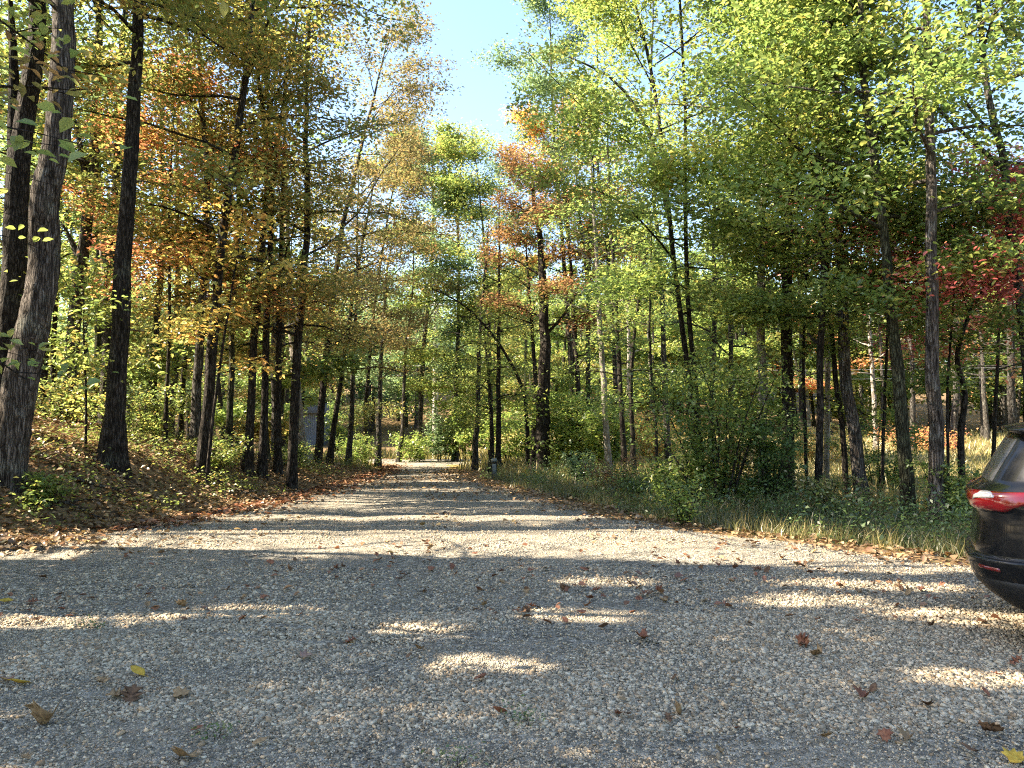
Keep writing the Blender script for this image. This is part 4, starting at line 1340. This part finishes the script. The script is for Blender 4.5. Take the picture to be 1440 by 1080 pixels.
# rear glass and side glass
patch('rear_window', M_DGLASS, -.155, .155, lambda u: (1.13, 1.475), .006, 40)
for sgn in (1, -1):
    f = (lambda t: t) if sgn == 1 else (lambda t: 1 - t)
    # quarter glass, rear door glass, front door glass
    patch('side_window', M_GLASS, f(.218), f(.262), lambda u: (1.13 + .02 * u, 1.13 + .02 * u + .30 * min(1, .12 + u * 1.15)), .006)
    patch('side_window', M_GLASS, f(.268), f(.322), lambda u: (1.145, 1.47), .006)
    patch('side_window', M_GLASS, f(.328), f(.405), lambda u: (1.145, 1.47 - .25 * max(0, u - .5) * 2), .006)
    # tail lamp: clear nose then red blade tapering forward
    lamp = patch('tail_lamp', M_RED, f(.085), f(.243), lambda u: ((.945 + .012 * (1 - u) if u < .66 else .949 + .11 * (u - .66) / .34), 1.088 + .014 * u), .014, 40, 10)
    patch('clear_lens', M_CLEAR, f(.150), f(.186), lambda u: (1.022 + .02 * u, 1.022 + .02 * u + .050 * math.sin(PI * min(1, .15 + u * .7))), .022, 16, 6, parent=lamp)
    patch('reflector', M_RED, f(.158), f(.192), lambda u: (.545 + .012 * (1 - u), .590 - .008 * u), .008, 14, 4)
    patch('wheel_arch_trim', M_PLAST, f(.226), f(.300), lambda u: (.21, .21 + .60 * math.sqrt(max(.02, 1 - (2 * u - 1) ** 2))), .012, 30, 8)
    patch('wheel_arch_trim', M_PLAST, f(.365), f(.418), lambda u: (.21, .21 + .60 * math.sqrt(max(.02, 1 - (2 * u - 1) ** 2))), .012, 30, 8)
    patch('headlight', M_CLEAR, f(.425), f(.482), lambda u: (.78, .87), .010, 16, 6)
    patch('door_handle', M_CHROME, f(.295), f(.308), lambda u: (.985, 1.005), .03, 8, 4)
    patch('door_handle', M_CHROME, f(.345), f(.358), lambda u: (.985, 1.005), .03, 8, 4)
for t0_, t1_ in ((.13, .232), (.768, .87)):
    patch('bumper_seam', M_PLAST, t0_, t1_, lambda u: (.632, .646), .003, 20, 3)
patch('tailgate_edge', M_PLAST, -.118, .118, lambda u: (.655, .668), .004, 30, 3)
patch('rear_bumper_trim', M_PLAST, -.224, .224, lambda u: (.215, .515), .007, 60, 10)
patch('windscreen', M_GLASS, .43, .57, lambda u: (1.12, 1.48), .006, 24, 8)
patch('grille', M_PLAST, .475, .525, lambda u: (.45, .74), .012, 16, 8)
# roof spoiler overhanging the rear glass
g = Geo()
n_ = 25
prof = [(.27, 1.535), (.262, 1.522), (.275, 1.508), (.36, 1.488), (.50, 1.50), (.62, 1.575), (.50, 1.583), (.36, 1.558)]
Vv = []
for i in range(n_):
    v = -1 + 2 * i / (n_ - 1)
    for (s_, z_) in prof:
        c = 1 - abs(v) ** 6 * .35
        Vv.append([s_ + .05 * v * v + (0.08 * abs(v) ** 8), v * .655, z_ - .022 * v * v])
k_ = len(prof)
Qq = [[i * k_ + j, i * k_ + (j + 1) % k_, (i + 1) * k_ + (j + 1) % k_, (i + 1) * k_ + j] for i in range(n_ - 1) for j in range(k_)]
g.add(Vv, Qq + [[0, 7, 6, 5], [0, 5, 4, 1], [1, 4, 3, 2]] + [[(n_ - 1) * k_ + q for q in r] for r in ([5, 6, 7, 0], [1, 4, 5, 0], [2, 3, 4, 1])])
link('roof_spoiler', g.mesh('roof_spoiler'), M_PAINT, car_root)
for sgn in (-1, 1):
    g = Geo(); g.tube(np.array([[.75, sgn * .56, 1.575], [1.0, sgn * .58, 1.625], [1.8, sgn * .58, 1.635], [2.4, sgn * .55, 1.575]]), [.014] * 4, 8)
    link('roof_rail', g.mesh('roof_rail'), M_CHROME, car_root)
    g = Geo(); g.add(np.array([[2.9 + a * .09, sgn * (.93 + b * .11), 1.06 + c * .075] for a in (-1, .6) for b in (-.4, 1) for c in (-1, 1)]), [[0, 1, 3, 2], [4, 6, 7, 5], [0, 4, 5, 1], [2, 3, 7, 6], [0, 2, 6, 4], [1, 5, 7, 3]])
    link('wing_mirror', g.mesh('wing_mirror', False), M_PAINT, car_root)
for wx in (.72, 3.45):
    for sgn in (-1, 1):
        g = Geo()
        R_ = .355; wd = .115
        pr = [(.20, -wd * .7), (.235, -wd), (.33, -wd), (R_ - .008, -wd * .85), (R_, -wd * .4), (R_, wd * .4), (R_ - .008, wd * .85), (.33, wd), (.235, wd), (.20, wd * .7)]
        kk = 44
        Vw = np.array([[r * math.cos(2 * PI * i / kk), y, r * math.sin(2 * PI * i / kk)] for i in range(kk) for (r, y) in pr]) + np.array([wx, sgn * .835, R_ - .008])
        m_ = len(pr)
        g.add(Vw, [[i * m_ + j, i * m_ + (j + 1) % m_, ((i + 1) % kk) * m_ + (j + 1) % m_, ((i + 1) % kk) * m_ + j] for i in range(kk) for j in range(m_)])
        wh = link('wheel', g.mesh('wheel'), M_TYRE, car_root)
        g = Geo()
        for a in range(5):
            th = a * 2 * PI / 5
            for dt in (-.13, .13):
                g.tube(np.array([[wx + .04 * math.cos(th), sgn * .94, R_ - .008 + .04 * math.sin(th)], [wx + .225 * math.cos(th + dt), sgn * .935, R_ - .008 + .225 * math.sin(th + dt)]]), [.024, .018], 6)
        kk2 = 40
        pr2 = [(.205, .0), (.235, .0), (.238, .03), (.205, .03)]
        Vr = np.array([[r * math.cos(2 * PI * i / kk2), sgn * (.915 + y), r * math.sin(2 * PI * i / kk2)] for i in range(kk2) for (r, y) in pr2]) + np.array([wx, 0, R_ - .008])
        g.add(Vr, [[i * 4 + j, i * 4 + (j + 1) % 4, ((i + 1) % kk2) * 4 + (j + 1) % 4, ((i + 1) % kk2) * 4 + j] for i in range(kk2) for j in range(4)])
        link('rim', g.mesh('rim'), M_RIM, wh)
P0 = (3.245, 5.6)
YAW = math.radians(-32)
# right side plane of the rear corner sits at P0
ox = P0[0] - math.cos(YAW) * .0 - (-math.sin(YAW)) * (-.62)
oy = P0[1] - math.sin(YAW) * .0 - math.cos(YAW) * (-.62)
car_root.location = (ox, oy, gz(ox + .6, oy - .8) + .02)
car_root.rotation_euler = (0, 0, YAW)

# ------------------------------------------------------------------ utility pole, wires, pedestal, shed
p = at(612, 648, 41); z = gz(p[0], p[1])
r = empty('utility_pole', (p[0], p[1], z)); tag(r, 'weathered grey wooden utility pole across the crossing road', 'utility pole')
g = Geo(); g.tube(np.array([[p[0], p[1], z - .3], [p[0], p[1], z + 4], [p[0] + .03, p[1], z + 8.6]]), [.17, .15, .12], 14)
link('pole', g.mesh('pole', True, (p[0], p[1], z)), M_POLE, r)
g = Geo(); g.box((p[0], p[1] - .14, z + 8.1), (1.9, .10, .12)); link('crossarm', g.mesh('crossarm', False, (p[0], p[1], z)), M_POLE, r)
for dx in (-.8, -.3, .8):
    g = Geo(); g.tube(np.array([[p[0] + dx, p[1] - .14, z + 8.16], [p[0] + dx, p[1] - .14, z + 8.24], [p[0] + dx, p[1] - .14, z + 8.32]]), [.05, .035, .045], 8)
    link('insulator', g.mesh('insulator', True, (p[0], p[1], z)), M_PED, r)
for i, (zz_, lab) in enumerate([(at(612, 527, 41)[2], 'upper thin cable strung along the far road'), (at(612, 514, 41)[2], 'topmost thin cable strung along the far road')]):
    pts_ = np.array([[x, 40.8 + .01 * x, zz_ + .0009 * (abs(x - p[0]) % 34 - 17) ** 2 - .26] for x in np.linspace(-34, 34, 41)])
    g = Geo(); g.tube(pts_, [.010] * 41, 5)
    tag(link('power_cable', g.mesh('power_cable'), M_WIRE), ['lower thin cable strung along the far road', 'upper thin cable strung along the far road'][i], 'cable', 'cables along the far road')
d_ = 24.5
p = at(695, 666, d_); z = gz(p[0], p[1])
r = empty('utility_pedestal', (p[0], p[1], z)); tag(r, 'small grey metal utility pedestal standing beside a thin dark trunk', 'utility box')
g = Geo(); w_ = .085; h_ = .70
sec = [(w_, -.1), (w_, h_ * .86), (w_ * 1.12, h_ * .86), (w_ * 1.12, h_ * .93), (w_ * .8, h_)]
g.add(np.array([[p[0] + a * q, p[1] + b * q * .8, z + hh] for q, hh in sec for a, b in ((-1, -1), (1, -1), (1, 1), (-1, 1))]),
      [[i * 4 + j, i * 4 + (j + 1) % 4, i * 4 + 4 + (j + 1) % 4, i * 4 + 4 + j] for i in range(4) for j in range(4)] + [[16, 17, 18, 19]])
link('housing', g.mesh('housing', False, (p[0], p[1], z)), M_PED, r)
g = Geo(); g.box((p[0], p[1] - w_ * .8 - .008, z + h_ * .45), (w_ * 1.5, .016, h_ * .62)); link('door', g.mesh('door', False, (p[0], p[1], z)), M_PED, r)
# shed glimpsed between the left trunks
x0, y0 = -16.4, 58.0
z = gz(x0 + 2.5, y0)
r = empty('metal_shed', (x0 + 2.5, y0, z)); tag(r, 'blue grey corrugated metal shed glimpsed between the left trunks', 'shed')
g = Geo()
m_ = 90
xs_ = np.linspace(x0, x0 + 2.2, m_); ys_ = y0 + .03 * np.sign(np.sin(np.arange(m_) * 1.05))
g.add(np.concatenate([np.stack([xs_, ys_, np.full(m_, z - .5)], -1), np.stack([xs_, ys_, np.full(m_, z + 2.5)], -1)]), [[i, i + 1, m_ + i + 1, m_ + i] for i in range(m_ - 1)])
g.box((x0 + 1.1, y0 + 2.3, z + 1.0), (2.1, 4.4, 2.9))
link('wall', g.mesh('wall', False, (x0 + 2.5, y0, z)), M_SHED, r)
g = Geo()
g.add(np.array([[x0 - .3, y0 - .4, z + 2.5], [x0 + 2.5, y0 - .4, z + 2.5], [x0 + 2.5, y0 + 2.3, z + 3.3], [x0 - .3, y0 + 2.3, z + 3.3], [x0 + 2.5, y0 + 5, z + 2.5], [x0 - .3, y0 + 5, z + 2.5]]), [[0, 1, 2, 3], [3, 2, 4, 5], [0, 5, 4, 1]], [[0, 3, 5], [1, 4, 2]])
link('roof', g.mesh('roof', False, (x0 + 2.5, y0, z)), M_ROOF, r)

# ------------------------------------------------------------------ single fallen leaves on the gravel
vr = np.random.default_rng(41)


def leaf_outline(kind):
    if kind == 'oak':
        pts_ = []
        for k in range(9):
            u = k / 8
            w_ = math.sin(PI * (u * .92 + .04)) ** .8 * .30 * (1 + .5 * (-1) ** k)
            pts_.append((w_, u))
        return [(0, 0)] + [(w_, u) for w_, u in pts_] + [(0, 1.04)] + [(-w_, u) for w_, u in pts_[::-1]]
    if kind == 'maple':
        tips = [(0, 0), (.16, .10), (.42, .06), (.34, .22), (.56, .44), (.36, .46), (.28, .52), (.26, .80), (.13, .74), (0, 1.0)]
        return tips + [(-a, b) for a, b in tips[1:-1][::-1]]
    return [(0, 0), (.14, .12), (.25, .34), (.24, .58), (.13, .84), (0, 1.0), (-.13, .84), (-.24, .58), (-.25, .34), (-.14, .12)]


def leaf_mesh(kind, curl, seed):
    r = np.random.default_rng(seed)
    o = np.array(leaf_outline(kind)); o[:, 1] -= .5
    rings = [o, o * .66, o * .33]
    V = []
    ph = r.random() * 6
    for q in rings:
        x, y = q[:, 0], q[:, 1]
        z = curl * (.9 * x ** 2 + .35 * y ** 2) + .05 * np.sin(7 * x + ph) * curl * 2 + .03 * np.sin(9 * y + ph) + np.abs(x) * .12
        V.append(np.stack([x, y, z], -1))
    m = len(o)
    V = np.concatenate(V + [np.array([[0, 0, 0]])])
    n1 = len(V)
    V = np.vstack([V, V - np.array([0, 0, .012])])
    Q = [[k * m + j, k * m + (j + 1) % m, (k + 1) * m + (j + 1) % m, (k + 1) * m + j] for k in range(2) for j in range(m)]
    T = [[2 * m + j, 2 * m + (j + 1) % m, 3 * m] for j in range(m)]
    Q2 = [[n1 + a for a in q[::-1]] for q in Q]; T2 = [[n1 + a for a in t[::-1]] for t in T]
    Q3 = [[(j + 1) % m, j, n1 + j, n1 + (j + 1) % m] for j in range(m)]
    g = Geo(); g.add(V, Q + Q2 + Q3, T + T2)
    # stalk
    g.tube(np.array([[0, -.5, 0], [.02, -.62, .03], [.05, -.75, .05]]), [.012, .01, .008], 4)
    return g.mesh('fallen_leaf', True)


def dry_mat(name, c1, c2):
    m, n, out = new_mat(name)
    tc = N(n, 'ShaderNodeTexCoord')
    no = N(n, 'ShaderNodeTexNoise', i_Scale=5.0, i_Detail=6.0, i_Roughness=.6)
    n.links.new(tc.outputs['Object'], no.inputs['Vector'])
    r = ramp(n, [(.35, c1), (.65, c2)]); n.links.new(no.outputs[0], r.inputs[0])
    b = N(n, 'ShaderNodeBsdfPrincipled', i_Roughness=.75); b.inputs['Specular IOR Level'].default_value = .25
    n.links.new(r.outputs[0], b.inputs['Base Color']); n.links.new(b.outputs[0], out.inputs[0])
    return m


DRY = {'tan': dry_mat('tan_dry_leaf', (.22, .14, .07), (.34, .23, .12)), 'brown': dry_mat('brown_dry_leaf', (.10, .055, .03), (.19, .105, .055)),
       'rust': dry_mat('rust_dry_leaf', (.16, .06, .035), (.27, .12, .065)), 'yellow': dry_mat('yellow_dry_leaf', (.42, .25, .03), (.55, .38, .06)), 'pink': dry_mat('pinkish_dry_leaf', (.25, .15, .11), (.36, .24, .18))}
PROTO = {}
for kd in ('oak', 'maple', 'plain'):
    for cl in DRY:
        for v in range(2):
            me = leaf_mesh(kd, .55 + .9 * v, hash_ := (len(PROTO) * 13 + 5))
            me.materials.append(DRY[cl]); PROTO[kd, cl, v] = me


def fallen(px, py, size, kd, cl, label, group=None, v=0, tilt=.25):
    r_ = ray(px, py)
    d = 3.0
    for _ in range(40):
        q = np.array([0, 0, CH]) + r_ * (d / r_[1])
        d += (q[2] - drive_z(np.array([q[0]]), np.array([q[1]]))[0]) / max(1e-3, -r_[2] / r_[1]) * .8
    o = bpy.data.objects.new('fallen_leaf', PROTO[kd, cl, v]); COL.objects.link(o)
    o.location = (q[0], q[1], drive_z(np.array([q[0]]), np.array([q[1]]))[0] + .022 + size * tilt * .25)
    o.rotation_euler = (vr.normal() * tilt, vr.normal() * tilt, vr.random() * 6.28)
    o.scale = (size,) * 3
    tag(o, label, 'leaf', group)


for a in [(60, 1022, .165, 'maple', 'tan', 'large curled tan leaf, the biggest on the gravel', None, 1, .5), (8, 849, .12, 'plain', 'yellow', 'bright yellow leaf lying on the gravel by the left edge'),
          (46, 850, .10, 'oak', 'rust', 'rust leaf beside the bright yellow leaf'), (28, 965, .13, 'plain', 'yellow', 'dull yellow pointed leaf next to a pinkish one'), (6, 962, .13, 'maple', 'pink', 'pinkish leaf next to the dull yellow pointed one'),
          (185, 985, .15, 'oak', 'brown', 'long brown leaf touching a tan one in the shade'), (165, 983, .12, 'oak', 'tan', 'tan leaf touching the long brown one'), (193, 951, .13, 'plain', 'yellow', 'narrow golden leaf just above the long brown leaf', None, 0, .4),
          (256, 982, .10, 'maple', 'tan', 'small yellowish maple leaf right of the long brown one'), (254, 1070, .14, 'maple', 'tan', 'tan maple leaf at the bottom of the view, nearest one'),
          (432, 928, .11, 'maple', 'pink', 'pale pinkish maple leaf alone on fine gravel'), (676, 960, .10, 'plain', 'rust', 'orange brown leaf alone in the middle foreground', None, 1, .5),
          (493, 906, .10, 'oak', 'rust', 'reddish leaf at the edge of a sunlit patch'), (953, 1006, .10, 'plain', 'tan', 'upright tan leaf right of the middle foreground', None, 1, .8), (1132, 910, .13, 'oak', 'rust', 'crumpled rust leaf standing up among the grey stones', None, 1, .7),
          (1214, 984, .10, 'maple', 'rust', 'dark red leaf on the stones below the car', None, 1, .4), (1430, 1073, .11, 'maple', 'yellow', 'yellow leaf in the lower right corner'), (1430, 938, .10, 'oak', 'rust', 'rust leaf in the sunlit patch beside the car', None, 1, .5),
          (1394, 1036, .11, 'oak', 'brown', 'brown curled leaf above the yellow corner leaf', None, 1, .4), (366, 1050, .08, 'plain', 'tan', 'small tan leaf at the bottom left of the middle'), (278, 1031, .08, 'plain', 'rust', 'small reddish leaf beside a weed tuft')]:
    fallen(*a)
for cl, lab, n_ in [('rust', 'small rust coloured leaf lying loose on the grey gravel', 46), ('brown', 'small brown leaf lying loose on the grey gravel', 44), ('tan', 'small tan leaf lying loose on the grey gravel', 40)]:
    for i in range(n_):
        py = 775 + 300 * vr.random() ** 1.35; px = vr.uniform(5, 1435)
        if vr.random() < .6:     # drifts
            cx_, cy_ = [(650, 792), (705, 835), (1010, 800), (880, 832), (760, 862), (1120, 800), (560, 770), (1250, 830), (420, 790)][vr.integers(0, 9)]
            px, py = cx_ + vr.normal() * 45, max(765, cy_ + vr.normal() * 9)
        if px > 1200 and py < 800: continue
        if px < 180 and py < 790: continue
        if px > 1335 and py < 900: continue
        fallen(px, py, vr.uniform(.055, .10), ('oak', 'maple', 'plain')[i % 3], cl, lab, cl + ' leaves scattered on the gravel', int(vr.random() < .5), .35)
# sprigs of green pushing through the gravel
for i, (px, py, lab) in enumerate([(300, 1035, 'small green weed tuft in the gravel at lower left'), (640, 1078, 'dark green weed at the bottom edge of the gravel'), (735, 1015, 'tiny green weed beside the upright tan leaf'), (125, 885, 'tiny green weed below the sunlit patch at left')]):
    q = at(px, py, 1.6 * F / (py - 590)); z = drive_z(np.array([q[0]]), np.array([q[1]]))[0]
    build_shrub('weed', (q[0], q[1], z), .06, .09, 'deep', 150, lab, seed=880 + i, leaf=.022, stems=4, cat='weed')
